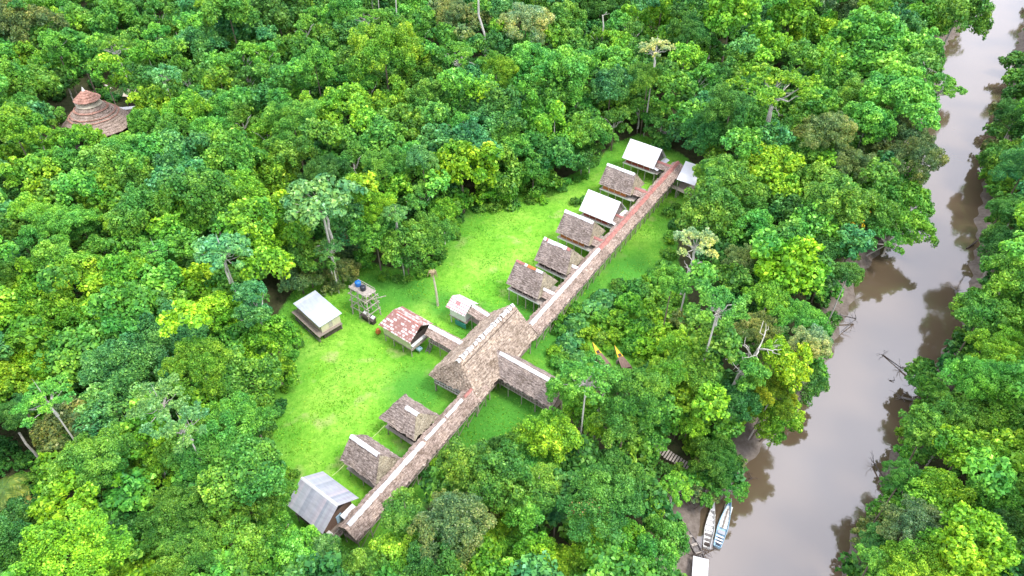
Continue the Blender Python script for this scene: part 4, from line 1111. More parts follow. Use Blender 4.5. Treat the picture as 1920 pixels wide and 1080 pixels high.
for s_ in range(2):   # umbrella leaves at branch tips
    rd = random.Random(700 + s_); L_ = []; br = [(crook((0, 0, -7), (0, 0, -1.5), rnd=rd), .2, .15)]
    for i in range(30):
        a_ = i * 2.4 + rd.uniform(-.4, .4); q_ = 5.2 * math.sqrt((i + .5) / 30) * rd.uniform(.8, 1.08); zt = 1.5 - q_ * q_ * .07 + rd.uniform(-.5, .5)
        e = (q_ * math.cos(a_), q_ * math.sin(a_), zt); br.append((crook((0, 0, -2.2 + rd.uniform(0, 1.2)), e, 4, .14, rd), .09, .03))
        L_.append((e[0], e[1], e[2], rd.uniform(.75, 1.1), rd.uniform(.45, .75)))
        L_.append((e[0] + rd.uniform(-.9, .9), e[1] + rd.uniform(-.9, .9), e[2] - rd.uniform(.1, .6), rd.uniform(.5, .8), rd.uniform(.35, .65)))
    add_proto('umbrella', 5.6, L_, 12, .52, branches=br, jit=.55, flat=.55, up=.6)
for s_ in range(2):   # low bush
    rd = random.Random(800 + s_); add_proto('bush', 2.4, dome_lobes(2.4, 8, 7, .7, .42, .22, rd, irr=.35), 16, .42, jit=.55)
for s_ in range(2):   # big-leaved bush
    rd = random.Random(850 + s_); add_proto('bigbush', 2.4, dome_lobes(2.4, 8, 6, .6, .42, .24, rd, irr=.35), 6, .8, jit=.5, up=.6)
TRUNK = []
for s_ in range(4):
    rd = random.Random(900 + s_)
    me = tubes_mesh('trunk', [([(0, 0, 0), (rd.uniform(-.15, .15), rd.uniform(-.15, .15), .3), (rd.uniform(-.15, .15), rd.uniform(-.15, .15), .65), (0, 0, 1)], 1.0, .55)])
    TRUNK.append(me)
TR_D = [m_.copy() for m_ in TRUNK]; [m_.materials.append(M['bark_pale']) for m_ in TRUNK]; [m_.materials.append(M['bark']) for m_ in TR_D]

COL = {'L': (.205, .50, .032), 'Y': (.25, .55, .026), 'G': (.135, .37, .040), 'M': (.145, .45, .050), 'K': (.080, .27, .040), 'T': (.115, .38, .085),
       'O': (.19, .30, .075), 'P': (.36, .52, .17), 'W': (.27, .38, .016), 'S': (.155, .43, .11)}
CW = {'S': 'silvery blue green', 'L': 'lime green', 'Y': 'bright yellow green', 'G': 'deep green', 'M': 'fresh mid green', 'K': 'very dark green', 'T': 'bluish green', 'O': 'dull olive', 'P': 'pale sage green', 'W': 'golden tinged'}
FW = {'dome': 'dome crowned', 'coarse': 'coarse leaved', 'fine': 'fine leaved', 'loose': 'loose crowned', 'column': 'creeper hung', 'spreading': 'pale limbed', 'umbrella': 'umbrella crowned', 'bush': 'low', 'bigbush': 'big leaved'}
KD = {'D': 'dome', 'c': 'coarse', 'F': 'fine', 'I': 'loose', 'V': 'column', 'S': 'spreading', 'C': 'umbrella', 'U': 'bush', 'B': 'bigbush'}
TREES = """40,50,50,F,O;100,78,35,I,M;45,108,42,I,L;20,155,35,D,M;62,165,40,c,G;160,45,42,I,G;215,40,42,D,M;150,105,42,c,M;215,88,38,S,G;240,128,26,I,L;255,20,35,I,K;
290,30,35,I,G;290,66,30,I,M;305,140,38,C,T;352,150,28,I,G;372,90,42,D,T;430,30,40,D,G;445,62,40,c,T;400,15,30,I,L;455,110,42,I,M;415,160,38,V,L;462,150,30,I,K;425,205,36,D,M;
292,196,40,c,L;350,218,42,D,L;278,232,30,D,M;330,250,35,D,M;40,200,32,D,M;22,240,42,D,L;72,258,30,I,L;152,266,34,c,L;400,250,35,D,M;452,225,35,I,M;222,278,30,D,M;100,212,22,I,G;
520,30,48,D,K;572,52,32,I,G;650,20,32,D,M;690,32,36,S,G;720,102,62,F,L;500,100,36,I,M;545,95,30,c,G;592,130,36,D,M;560,165,30,I,M;790,60,30,I,M;770,88,34,I,L;850,30,38,F,O;
860,105,46,S,M;790,142,45,D,G;690,165,36,I,M;745,178,28,V,L;800,178,36,D,G;930,130,36,F,L;640,215,50,D,L;548,225,46,F,G;580,190,30,I,L;770,238,45,c,G;860,228,30,I,M;865,318,60,c,Y;
922,238,42,D,T;985,45,45,F,P;1060,40,36,D,G;1125,70,32,I,L;1125,15,36,F,K;1238,32,36,V,L;1190,60,30,I,K;1370,40,56,c,L;1230,92,36,S,P;1215,150,36,F,G;1292,60,30,F,K;1332,82,30,I,G;
1310,150,40,I,M;1370,205,45,F,K;1130,132,46,D,M;1060,130,45,D,M;988,112,35,D,M;990,200,36,V,M;1040,232,40,V,L;1080,190,40,I,M;1145,165,35,D,T;1152,225,36,I,G;1200,205,40,I,M;1245,235,36,I,K;
1340,245,45,F,K;1455,165,84,S,L;1482,40,50,c,L;1522,62,42,D,L;1640,105,78,D,M;1690,180,58,D,M;1612,190,46,F,G;1790,42,50,D,G;1742,40,42,c,M;1765,165,42,S,M;1600,18,36,F,O;1700,10,30,I,T;
1552,250,46,F,O;1625,235,50,D,M;1680,250,45,F,O;1715,300,42,F,O;30,292,36,I,L;62,332,42,c,L;110,312,36,D,M;60,392,36,D,L;102,422,46,F,M;30,432,36,D,G;200,322,50,D,G;255,352,48,D,G;
262,402,46,D,G;330,302,42,V,T;430,300,55,D,G;390,372,55,D,G;452,362,42,D,L;150,420,30,D,M;215,420,30,I,L;180,470,50,I,G;100,480,36,D,M;58,502,36,I,L;150,512,46,D,L;242,512,46,c,L;
20,522,40,D,M;292,470,36,C,M;415,470,62,C,S;500,332,50,D,L;600,375,78,C,S;512,450,42,c,Y;572,480,45,D,G;618,470,30,S,T;562,522,36,F,O;640,512,32,F,O;682,492,20,U,M;704,388,36,F,Y;
702,432,42,D,M;760,465,50,D,G;808,440,46,F,G;742,400,28,C,T;790,372,38,I,M;830,400,30,D,L;660,300,42,I,G;722,312,40,F,G;762,312,38,D,M;792,300,26,D,T;940,325,42,V,G;1000,318,30,V,G;1092,290,32,D,K;
1240,270,18,U,T;1360,332,52,D,G;1442,315,48,c,Y;1330,398,52,D,G;1400,372,40,D,G;1412,422,36,D,M;1305,458,46,S,P;1262,525,28,D,M;1390,490,30,F,O;1470,512,72,c,Y;1530,350,46,D,G;
1570,382,52,D,G;1622,400,42,D,G;1592,312,40,F,O;1690,372,50,D,M;1695,425,42,D,M;1668,452,40,S,M;1560,468,36,D,K;1592,512,26,D,K;1512,290,42,D,G;1348,575,62,S,M;1440,562,36,D,L;
1430,622,40,F,O;1500,605,44,F,M;1522,645,36,F,P;1280,660,36,D,L;1312,700,40,D,G;1250,702,30,D,L;1285,742,44,c,L;1100,712,58,S,M;1180,742,56,F,G;1400,690,44,I,M;1470,682,46,c,Y;
1448,742,40,F,W;1508,722,38,D,K;1432,790,38,D,L;1470,780,30,c,L;1292,792,30,D,L;1380,752,34,D,K;1205,812,44,c,M;1152,800,38,D,G;1090,762,36,D,L;1055,735,26,D,L;1120,800,36,I,L;1030,822,44,D,L;
1005,868,48,D,M;1340,862,42,F,G;1368,918,34,S,M;1265,915,38,C,L;1225,955,34,C,L;1042,962,22,B,T;1140,870,34,D,K;1180,900,36,D,K;1112,1012,50,D,L;1172,1012,42,c,L;1248,1012,44,D,M;
1220,1062,44,D,M;1000,1042,44,c,L;945,1000,44,D,L;1052,1062,42,D,L;850,985,62,F,O;905,950,36,F,O;762,965,40,D,G;940,902,56,D,G;872,872,42,D,G;1010,912,44,D,G;982,960,40,D,M;
745,1052,58,D,L;680,1065,36,D,G;562,1045,46,D,M;605,1030,30,D,T;500,1000,42,D,M;450,1035,46,D,M;470,952,42,D,G;518,930,34,D,M;300,642,70,F,T;232,690,64,F,T;372,682,56,F,L;400,592,46,D,Y;
145,805,58,D,O;300,755,56,S,S;345,800,54,S,S;62,692,40,c,Y;22,662,36,D,L;30,772,32,F,K;1325,328,26,D,G;100,602,50,D,L;170,592,50,c,L;60,562,50,D,L;500,642,56,D,L;450,722,58,D,G;520,702,36,D,L;
440,802,58,F,M;382,842,56,F,M;240,872,40,D,M;300,882,44,D,L;145,932,62,c,Y;32,1000,48,D,K;130,1062,92,F,L;250,1065,50,D,L;230,985,42,D,K;330,962,54,F,G;402,962,48,D,G;355,1040,48,F,G;
1905,220,36,F,K;1885,300,40,D,G;1918,325,40,F,T;1900,402,40,F,K;1885,462,40,F,K;1890,525,48,D,M;1842,590,44,D,G;1902,602,50,D,G;1872,662,48,F,L;1828,715,46,F,M;1890,722,50,F,M;
1800,782,46,F,G;1735,805,40,D,M;1802,852,50,c,L;1870,802,48,D,M;1900,852,48,c,L;1695,895,32,F,G;1762,932,58,D,L;1855,945,50,D,M;1722,992,54,F,O;1650,1020,30,D,T;1820,1015,66,c,Y;
1905,1002,44,D,K;1655,1065,40,D,M;1905,930,44,D,G;1745,735,26,D,M;330,60,26,V,G;120,150,30,I,K;500,250,36,I,L;960,270,34,D,M;1110,250,38,D,G;540,290,40,D,G;610,320,36,F,K;470,270,36,V,L"""
SCRUB = [(1045,610),(1085,570),(1140,545),(1255,535),(1275,560),(1262,640),(1262,690),(1205,700),(1170,672),(1100,640),(1060,700),(1030,690)]
LOWSCRUB = """1130,562,22,B,T;1110,580,20,B,T;1078,610,22,B,T;1066,645,22,B,T;1082,672,16,B,T;1180,575,24,U,L;1212,592,24,U,L;1160,602,22,U,L;1232,622,24,U,L;1192,625,22,U,L;1150,632,16,U,L;1212,655,24,U,L;1250,655,20,U,L;
1100,625,18,U,L;1272,602,22,U,O;1045,600,14,U,L;1240,560,22,U,M;1200,545,20,U,M;1185,540,16,U,G;1040,660,14,U,L;1296,832,16,U,L;1310,812,16,U,G;1250,590,20,U,M;1130,600,20,U,M;1210,620,22,U,G;1180,655,18,U,M;1095,378,10,U,G;1160,535,14,U,G;1225,525,16,U,M;
1078,380,9,U,G;1130,352,7,U,L;690,560,10,U,M;652,480,22,U,O;622,540,16,U,O;780,655,6,U,G;1330,900,22,U,G;1300,925,18,U,O;1322,938,14,U,G;1290,900,20,U,M;1345,835,18,U,L;1312,850,20,U,L;1060,695,16,U,G;1045,720,14,U,M;
1222,372,10,U,M;1255,400,12,U,G;715,1040,20,U,G;640,1052,22,U,G;1740,700,14,U,M;1725,760,12,U,M;1702,820,20,U,G;1630,1050,16,U,O;1540,560,18,U,K;1558,600,16,U,K;1530,660,18,U,G"""
def parse(s):
    out = []
    for r in s.replace('\n', '').split(';'):
        a_ = r.split(',')
        if len(a_) == 5: out.append((float(a_[0]), float(a_[1]), float(a_[2]), KD[a_[3]], a_[4]))
    return out
def near_open_early(x, y):
    return sdf(np.array([x]), np.array([y]), OPEN[3])[0] > -2
KEEP = [(600,990,75),(650,1010,30),(690,975,30),(1030,640,22),(1050,600,12),(720,935,26),(1034,700,30),(1005,745,28)]
def near_any(x, y, q):
    if any(math.hypot(x - a, y - b) < c + q for a, b, c in KEEP): return True
    return any(sdf(np.array([x]), np.array([y]), p)[0] > -q for p in OPEN)
hand = parse(TREES); scrub = parse(LOWSCRUB)
rs_ = random.Random(21)
for _ in range(4000):
    x_, y_, q_ = rs_.uniform(1030, 1290), rs_.uniform(535, 700), rs_.uniform(11, 20)
    if sdf(np.array([x_]), np.array([y_]), SCRUB)[0] < 2 or near_open_early(x_, y_): continue
    if any(math.hypot(x_ - a_, y_ - b_) < .72 * (q_ + c_) for a_, b_, c_, k_, d_ in scrub): continue
    scrub.append((x_, y_, q_, rs_.choice(['bush', 'bush', 'bush', 'bigbush']), rs_.choice('LLLMMGO')))
for x_, y_, q_, c_ in ((118,138,16,'K'),(140,140,14,'G'),(178,158,14,'K'),(196,178,14,'G'),(212,186,12,'K'),(108,178,16,'K'),(104,225,16,'G'),(228,178,12,'O'),(250,222,16,'G'),(245,250,18,'M'),(215,262,18,'G'),(195,268,14,'K')):
    scrub.append((x_, y_, q_, 'bush', c_))
for i in range(len(VG)):
    (xa, ya), (xb, yb) = VG[i], VG[(i + 1) % len(VG)]
    if 1115 <= xa <= 1310 and ya < 380: continue
    if 1000 <= xa <= 1060 and 640 <= ya <= 770: continue
    L_ = math.hypot(xb - xa, yb - ya); u_ = 0
    while u_ < L_:
        x_ = xa + (xb - xa) * u_ / L_ + rs_.uniform(-5, 5); y_ = ya + (yb - ya) * u_ / L_ + rs_.uniform(-5, 5); q_ = rs_.uniform(7, 14)
        u_ += rs_.uniform(14, 34)
        if near_any(x_, y_, q_ + 4): continue
        scrub.append((x_, y_, q_, 'bush', rs_.choice('LGMGK')))
for x_, y_, q_, c_ in ((8,845,24,'K'),(48,866,18,'K'),(78,892,20,'G'),(22,962,22,'K'),(62,925,18,'K'),(-8,880,22,'K'),(40,905,20,'G'),(1285,815,16,'G'),(1318,876,20,'O'),(1350,900,20,'G'),(1374,872,18,'O'),(1388,915,15,'G'),(1338,926,14,'O'),(1272,888,18,'G'),(1248,884,16,'K'),(1214,868,16,'G'),(1345,845,20,'G'),(1365,890,16,'L'),(1310,905,16,'L'),
        (1096,652,9,'L'),(1103,668,9,'M'),(1139,646,8,'L'),(1146,664,8,'G'),(1190,662,9,'L'),(1198,680,9,'M'),(1172,642,9,'L'),(1128,636,9,'G'),(1135,655,7,'L')):
    scrub.append((x_, y_, q_, 'bush', c_))
for x_, y_ in ((1868,250),(1858,278),(1860,305),(1856,332),(1887,212),(1900,182),(1906,150),(1912,118),(1872,352),(1872,418),(1874,448),(1832,558),(1818,598),(1804,630),(1812,652),(1782,692),(1762,738),(1748,768),(1718,702),(1735,690),(1716,802),(1704,852),(1692,902),(1664,932),(1654,962),(1634,992),(1624,1022)):
    scrub.append((x_ + rs_.uniform(-3, 3), y_, rs_.uniform(15, 24), 'bush', rs_.choice('KGGMO')))
SHRINK = 1.05

def near_open(px, py, r):
    for p in OPEN:
        if sdf(np.array([px]), np.array([py]), p)[0] > -r: return True
    return False
fill = []
rf = random.Random(5)
discs = [(x, y, r) for x, y, r, k, c_ in hand] + [(x, y, r) for x, y, r, k, c_ in scrub]
DX = np.array([d_[0] for d_ in discs]); DY = np.array([d_[1] for d_ in discs]); DR = np.array([d_[2] for d_ in discs])
for tries in range(60000):
    px = rf.uniform(-300, 2220); py = rf.uniform(-90, 1200)
    g0 = at(px, py, 12)
    if g0.y < 12 or g0.y > 330: continue
    depth = seen(g0.x, g0.y, 12)[2]
    big_ = tries < 25000
    Rm = rf.uniform(3.6, 5.2) if big_ else rf.uniform(2.4, 3.4)
    rp = Rm * FPX / depth
    dist = np.hypot(DX - px, DY - py)
    if (dist < .60 * (DR + rp)).any(): continue
    q1 = sdf(np.array([px]), np.array([py]), VG)[0]; q2 = sdf(np.array([px]), np.array([py]), VR)[0]
    if sdf(np.array([px]), np.array([py]), SCRUB)[0] > -rp * .7: continue
    if q1 > -rp * .8 or q2 > -rp * .75 or near_open(px, py, rp * .95): continue
    if sdf(np.array([g0.x]), np.array([g0.y]), river)[0] > -3: continue
    j = int(np.argmin(dist[:len(hand)])) ; base = hand[j][4]
    c_ = base if rf.random() < .45 and base not in 'WP' else rf.choice('GGMMLKT')
    fill.append((px, py, rp, rf.choice(['dome', 'fine', 'coarse', 'loose', 'fine', 'loose', 'column' if py < 400 else 'dome', 'spreading']), c_))
    DX = np.append(DX, px); DY = np.append(DY, py); DR = np.append(DR, rp)
def inframe(t_): return -t_[2] * .4 < t_[0] < 1920 + t_[2] * .4 and -t_[2] * .4 < t_[1] < 1080 + t_[2] * .4
fill_in = sorted([t_ for t_ in fill if inframe(t_)], key=lambda q_: -q_[2])
room = 296 - len(hand)
singles = hand + fill_in[:max(0, room)]
rest = fill_in[max(0, room):] + [t_ for t_ in fill if not inframe(t_)]
print('trees hand', len(hand), 'fill in frame', len(fill_in), 'rest', len(rest))

LAND = [(180,205,'the round house'),(598,590,'the pale metal shed'),(688,565,'the water tower'),(818,535,'the dead lawn palm'),(910,650,'the big lodge'),(1208,290,'the farthest white cabin'),
        (1305,345,'the white roofed shelter'),(1142,662,'the beached canoes'),(1247,852,'the plank steps'),(1345,985,'the moored white boats'),(605,945,'the grey metal cabin'),(985,705,'the thatched gallery'),
        (920,60,'the tall bent white trunk'),(25,20,"the top left corner"),(25,1060,"the bottom left corner"),(1890,1060,"the bottom right corner"),(1820,120,'the far river reach'),(1410,850,'the mud bank'),
        (5,540,"the left edge's middle"),(1135,60,'the white trunk pair'),(1830,470,'the fallen log'),(1470,510,'the brightest crown'),(300,640,'the wide bluish crown'),
        (1000,375,'the top of the lawn'),(520,830,'the lawn\'s lower left'),(900,870,'the dark turf'),(1700,700,'the brush in the river'),(390,0,"the upper left edge"),(690,0,'the three thin trunks')]
def where(x, y):
    best = sorted(LAND, key=lambda L_: math.hypot(L_[0] - x, L_[1] - y))[0]
    dx, dy = x - best[0], y - best[1]
    if math.hypot(dx, dy) < 28: return 'at ' + best[2], best
    a_ = math.degrees(math.atan2(-dy, dx)) % 360
    w_ = ['right of', 'up and right of', 'above', 'up and left of', 'left of', 'down and left of', 'below', 'down and right of'][int((a_ + 22.5) // 45) % 8]
    return w_ + ' ' + best[2], best
ORD = ['nearest', 'second nearest', 'third nearest', 'fourth nearest', 'fifth nearest', 'sixth nearest', 'seventh nearest']
def size_word(r): return 'huge' if r > 60 else 'large' if r > 46 else 'medium' if r > 34 else 'small'
def label_all(items, noun):
    d = {}; out = [None] * len(items)
    for i, (x, y, r, k, c_) in enumerate(items):
        w_, L_ = where(x, y)
        key = f"{size_word(r) + ' ' if noun == 'tree' else ''}{CW[c_]} {FW[k]} {noun} {w_}"
        d.setdefault(key, []).append((math.hypot(x - L_[0], y - L_[1]), i))
    for key, lst in d.items():
        lst.sort()
        for j, (_, i) in enumerate(lst):
            out[i] = key if len(lst) == 1 else key + ', ' + ORD[min(j, 6)]
    for i, l_ in enumerate(out):
        for w_ in (' crowned', ' leaved', ' limbed', ' hung'):
            if len(l_.split()) > 16: l_ = l_.replace(w_, '')
        out[i] = l_
    return out

def land_base(x, y):
    """nearest point of firm ground for a trunk"""
    s = sdf(np.array([x]), np.array([y]), river)[0]
    k = 0
    while s > -1.2 and k < 40:
        e = .5
        gx_ = (sdf(np.array([x + e]), np.array([y]), river)[0] - s); gy_ = (sdf(np.array([x]), np.array([y + e]), river)[0] - s)
        gl = math.hypot(gx_, gy_) + 1e-6
        x -= gx_ / gl * 1.0; y -= gy_ / gl * 1.0; s = sdf(np.array([x]), np.array([y]), river)[0]; k += 1
    return x, y
rt_ = random.Random(77)
def crown_spot(px, py, rp, kind, rng_):
    """height of the crown centre so that the trunk stands under the forest, not on the lawn"""
    full = {'fine': (11, 16), 'spreading': (17, 21), 'umbrella': (16, 19), 'column': (10, 13)}.get(kind, (9, 15))
    h = rng_.uniform(*full)
    if 1200 < px < 1430 and 790 < py < 990: h = rng_.uniform(3.5, 5.5)
    if rp > 52: h += 4
    elif rng_.random() < .15: h += 5
    for _ in range(18):
        c = at(px, py, h); depth = seen(c.x, c.y, h)[2]; Rr = rp * depth / FPX
        bx, by, _z = seen(c.x, c.y, 0)
        ok = sdf(np.array([bx]), np.array([by]), VG)[0] < -4 and sdf(np.array([c.x]), np.array([c.y]), river)[0] < -1
        if ok or h < Rr * .75: break
        h -= .8
    h = max(h, Rr * .7)
    c = at(px, py, h); depth = seen(c.x, c.y, h)[2]
    return c, rp * depth / FPX, h
def make_tree(px, py, rp, kind, colk, label, cat, group, name, rng_, low=False):
    if low:
        h = rp * 120 / FPX * .5
        c = at(px, py, h); Rr = rp * seen(c.x, c.y, h)[2] / FPX
    else:
        c, Rr, h = crown_spot(px, py, rp, kind, rng_)
    bx, by = land_base(c.x, c.y)
    gz = float(ground_z(bx, by))
    root = thing(name, label, cat, (bx, by, gz), 0, group); root['_p'] = f'{int(px)},{int(py)}'
    R0, me, br = rng_.choice(PROTO[kind])
    off = Vector((c.x - bx, c.y - by, h - gz))
    o = bpy.data.objects.new('crown', me); C.objects.link(o); o.parent = root
    o.location = off; s = Rr * SHRINK / R0 * (1.08 if kind in ('column',) else 1.0)
    o.rotation_euler = (rng_.uniform(-.1, .1), rng_.uniform(-.1, .1), rng_.uniform(0, 6.28)); o.scale = (s, s * rng_.uniform(.9, 1.1), s * rng_.uniform(.85, 1.1))
    b_ = COL[colk]; v = rng_.uniform(.82, 1.12); hu = rng_.uniform(.9, 1.12)
    o.color = (b_[0] * v * hu, b_[1] * v, b_[2] * v, 1)
    if br is not None:
        q_ = bpy.data.objects.new('branches', br); C.objects.link(q_); q_.parent = root; q_.location = off; q_.rotation_euler = o.rotation_euler; q_.scale = o.scale
    tm = rng_.choice(TRUNK if kind in ('spreading', 'umbrella') or rng_.random() < .25 else TR_D)
    tk = bpy.data.objects.new('trunk', tm); C.objects.link(tk); tk.parent = root
    top = off + Vector((0, 0, -.15 * Rr)); base = Vector((0, 0, -.3))
    d_ = top - base
    tk.location = base; tk.rotation_euler = d_.to_track_quat('Z', 'Y').to_euler(); w_ = .09 if low else max(.14, Rr * .045); tk.scale = (w_, w_, d_.length)
    return root
labs = label_all(singles, 'tree')
for l_ in labs:
    if len(l_.split()) > 16: print('LONG', l_)
for (px, py, rp, k, c_), lb in zip(singles, labs):
    make_tree(px, py, rp, k, c_, lb, 'tree', 'rainforest trees around the clearing', {'umbrella': 'umbrella_tree', 'column': 'creeper_covered_tree', 'spreading': 'spreading_tree'}.get(k, 'broadleaf_tree'), rt_)
def blossoms(root_px, spots):
    t_ = [o for o in C.objects if o.get('category') == 'tree' and o.type == 'EMPTY' and o.get('_p') == root_px][0]
    L_ = []
    for (px, py, rr) in spots:
        z_ = 13.5; p = at(px, py, z_) - t_.location
        L_ += [(p.x + rf.uniform(-1, 1) * rr, p.y + rf.uniform(-1, 1) * rr, p.z + rf.uniform(-.6, .6), rr * .5, .6) for _ in range(5)]
    P, N, S, T = lobes_leaves(L_, np.array([L_[0][0], L_[0][1], L_[0][2] - 2]), 9, .3)
    me = leaves_mesh('blossom', P, N, S, T); o = link('blossom', me, M['leaf'], t_); o.color = (.55, .42, .008, 1)
for o in list(C.objects):
    if o.get('_p') == '1622,400': tag(o, 'deep green tree with clusters of orange yellow blossom by the river')
blossoms('1622,400', [(1578, 370, .9), (1610, 378, 1.0), (1640, 402, 1.0), (1605, 420, .9), (1598, 362, .6)])
for o in list(C.objects):
    if '_p' in o: del o['_p']
labs = label_all(scrub, 'shrub')
for (px, py, rp, k, c_), lb in zip(scrub, labs):
    make_tree(px, py, rp, k, c_, lb, 'shrub', 'shrubs around the clearing', 'shrub', rt_, low=True)

for o in list(C.objects):
    if '_p' in o: del o['_p']
# ---- the rest of the canopy as one mass of crowns with their own colours
def mass(name, items, per, size, label_kind='stuff', subs=7, main=9):
    Ps, Ns, Ss, Ts, Cs = [], [], [], [], []
    for (cx, cy, cz, Rr, colk) in items:
        rd = random.Random(rt_.random())
        lb_ = [(x + cx, y + cy, z + cz, r, tn) for (x, y, z, r, tn) in dome_lobes(Rr, main, subs, .8, .4, .18, rd, irr=.3)]
        P, N, S, T = lobes_leaves(lb_, np.array([cx, cy, cz - Rr * .2]), per, size)
        Ps.append(P); Ns.append(N); Ss.append(S); Ts.append(T)
        b_ = np.array(COL[colk]) * rd.uniform(.8, 1.2); Cs.append(np.tile(b_, (len(P), 1)))
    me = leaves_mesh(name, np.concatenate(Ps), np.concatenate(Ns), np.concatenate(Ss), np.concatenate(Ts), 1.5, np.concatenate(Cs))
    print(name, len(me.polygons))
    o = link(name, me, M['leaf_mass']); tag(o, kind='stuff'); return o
items = []
for (px, py, rp, k, c_) in rest:
    c, Rr, h = crown_spot(px, py, rp, k, rt_)
    items.append((c.x, c.y, h, Rr * SHRINK, c_))
mass('forest_canopy', items, 9, .5, subs=5)
und = []
cl = []
for gx_ in np.arange(-215, 235, 5.6):
    for gy_ in np.arange(12, 320, 5.6):
        x = gx_ + rt_.uniform(-2.4, 2.4); y = gy_ + rt_.uniform(-2.4, 2.4)
        if abs(x) > 40 + y * .78: continue
        Rr = rt_.uniform(3.0, 4.6); z = rt_.uniform(2.0, 7.5)
        sr = sdf(np.array([x]), np.array([y]), river)[0]
        if sr > -1.0: continue
        if sr > -Rr - .5: Rr *= .6; z = .6 + .4 * z
        if sdf(np.array([x]), np.array([y]), LAWN)[0] > -1.5: continue
        px, py, dd = seen(x, y, z); rp = Rr * FPX / dd
        if sdf(np.array([px]), np.array([py]), SCRUB)[0] > -rp * .5: continue
        if sdf(np.array([px]), np.array([py]), VG)[0] > -rp * 1.0 or sdf(np.array([px]), np.array([py]), VR)[0] > -rp * .3 or near_open(px, py, rp * .95): continue
        und.append((x, y, z, Rr, rt_.choice('KGKGMKG')))
mass('undergrowth', und, 6.5, .6, subs=4, main=7)

# ---- tufts of longer grass in the turf
lx = np.array([p[0] for p in LAWN]); ly = np.array([p[1] for p in LAWN])
GX = rng.uniform(lx.min(), lx.max(), 150000); GY = rng.uniform(ly.min(), ly.max(), 150000)
cl_ = np.sin(GX * .35 + 2 * np.sin(GY * .21)) * np.sin(GY * .41 + 1.7 * np.sin(GX * .17)) + .5 * np.sin(GX * 1.3) * np.sin(GY * 1.1 + GX * .4)
ok_ = in_poly(GX, GY, LAWN) & (rng.random(len(GX)) < np.clip(.35 + .4 * cl_, .08, .95)); GX, GY, cl_ = GX[ok_], GY[ok_], cl_[ok_]
P_ = np.stack([GX, GY, .05 + .05 * rng.random(len(GX))], 1); N_ = rng.normal(size=P_.shape) * np.array([1, 1, .5]) + np.array([0, 0, .8])
col_ = np.where((cl_ > .25)[:, None], np.array([[.18, .46, .04]]), np.array([[.235, .52, .055]])) * rng.uniform(.8, 1.25, (len(GX), 1))
me = leaves_mesh('grass', P_, N_, .22 + .2 * rng.random(len(GX)), rng.uniform(.5, .75, len(GX)), 2.4, col_)
tag(link('grass', me, M['leaf_mass']), kind='stuff')

# ------------------------------------------------------------------ special plants
def frond_palm(px, py, zt, Rr, label, name='palm_tree', col=(.16, .30, .06), dead=False, nfr=26):
    c = at(px, py, zt)
    root = thing(name, label, 'palm', (c.x, c.y, 0))
    MB().tube([(0, 0, -.2), (.15, 0, zt * .5), (0, 0, zt)], .24, .14, 8).build('trunk', M['bark'], root)
    V, F_ = [], []; rd = random.Random(int(px))
    for i in range(nfr):
        a_ = i * 2.4; el = rd.uniform(.1, .9); L = Rr * rd.uniform(.8, 1.1); pts = []
        for k in range(9):
            u = k / 8; r_ = L * u; pts.append(Vector((math.cos(a_) * r_ * math.cos(el * .6), math.sin(a_) * r_ * math.cos(el * .6), zt + math.sin(el) * r_ * .8 - (u ** 2) * L * .55)))
        side = Vector((-math.sin(a_), math.cos(a_), 0))
        for k in range(1, 9):
            for sgn in (-1, 1):
                for h_ in (0, .5):
                    p = pts[k - 1].lerp(pts[k], h_); dirv = (pts[k] - pts[k - 1]).normalized()
                    ll = L * .32 * (1 - .6 * abs(k / 8 - .4)); tip = p + side * sgn * ll + dirv * ll * .5 - Vector((0, 0, ll * .45))
                    n0 = len(V); wv_ = dirv * .09
                    V += [p - wv_, p + wv_, tip]; F_.append((n0, n0 + 1, n0 + 2))
    me = bpy.data.meshes.new('crown'); me.from_pydata([tuple(v) for v in V], [], F_); me.update()
    a_ = me.attributes.new('tint', 'FLOAT', 'FACE'); a_.data.foreach_set('value', np.random.default_rng(3).uniform(.4, .9, len(F_)).astype(np.float32))
    o = link('crown', me, M['leaf'], root); o.color = (*col, 1)
    return root
frond_palm(8, 915, 8, 2.7, 'large fan palm at the left edge, above a smaller palm')
frond_palm(42, 950, 6.5, 1.9, 'small pale palm near the left edge, below the larger palm', col=(.24, .30, .10))
frond_palm(336, 35, 12, 3.6, 'long fronded palm near the top left, among broadleaf trees', col=(.16, .34, .03))
frond_palm(120, 18, 13, 3.2, 'dark palm at the top left beside thin pale trunks', col=(.05, .16, .03))
frond_palm(1105, 945, 7, 2.9, 'withered straw coloured palm crown above the bright tree cluster at the bottom', col=(.55, .42, .26), nfr=22)
# dead palm pole on the lawn
c = at(821, 573, 0)
root = thing('dead_palm', 'tall bare palm trunk with withered brown top standing on the lawn', 'palm', (c.x, c.y, 0))
HT = 7.6
MB().tube([(0, 0, -.2), (-.05, .05, HT * .4), (-.25, .2, HT * .75), (-.45, .35, HT)], .24, .15, 8).build('trunk', M['pale_wall'], root)
mb = MB(); rd = random.Random(4)
for i in range(16):
    a_ = i * 2.4; L = rd.uniform(.7, 1.4)
    mb.tube([(-.45, .35, HT), (-.45 + math.cos(a_) * L * .5, .35 + math.sin(a_) * L * .5, HT + .3), (-.45 + math.cos(a_) * L * .75, .35 + math.sin(a_) * L * .75, HT - rd.uniform(.4, 1.5))], .10, .03, 5)
mb.lathe([(.1, HT - .6), (.4, HT - .3), (.42, HT + .1), (.1, HT + .3)], -.45, .35, 9)
mb.build('crown', M['dead_leaf'], root)

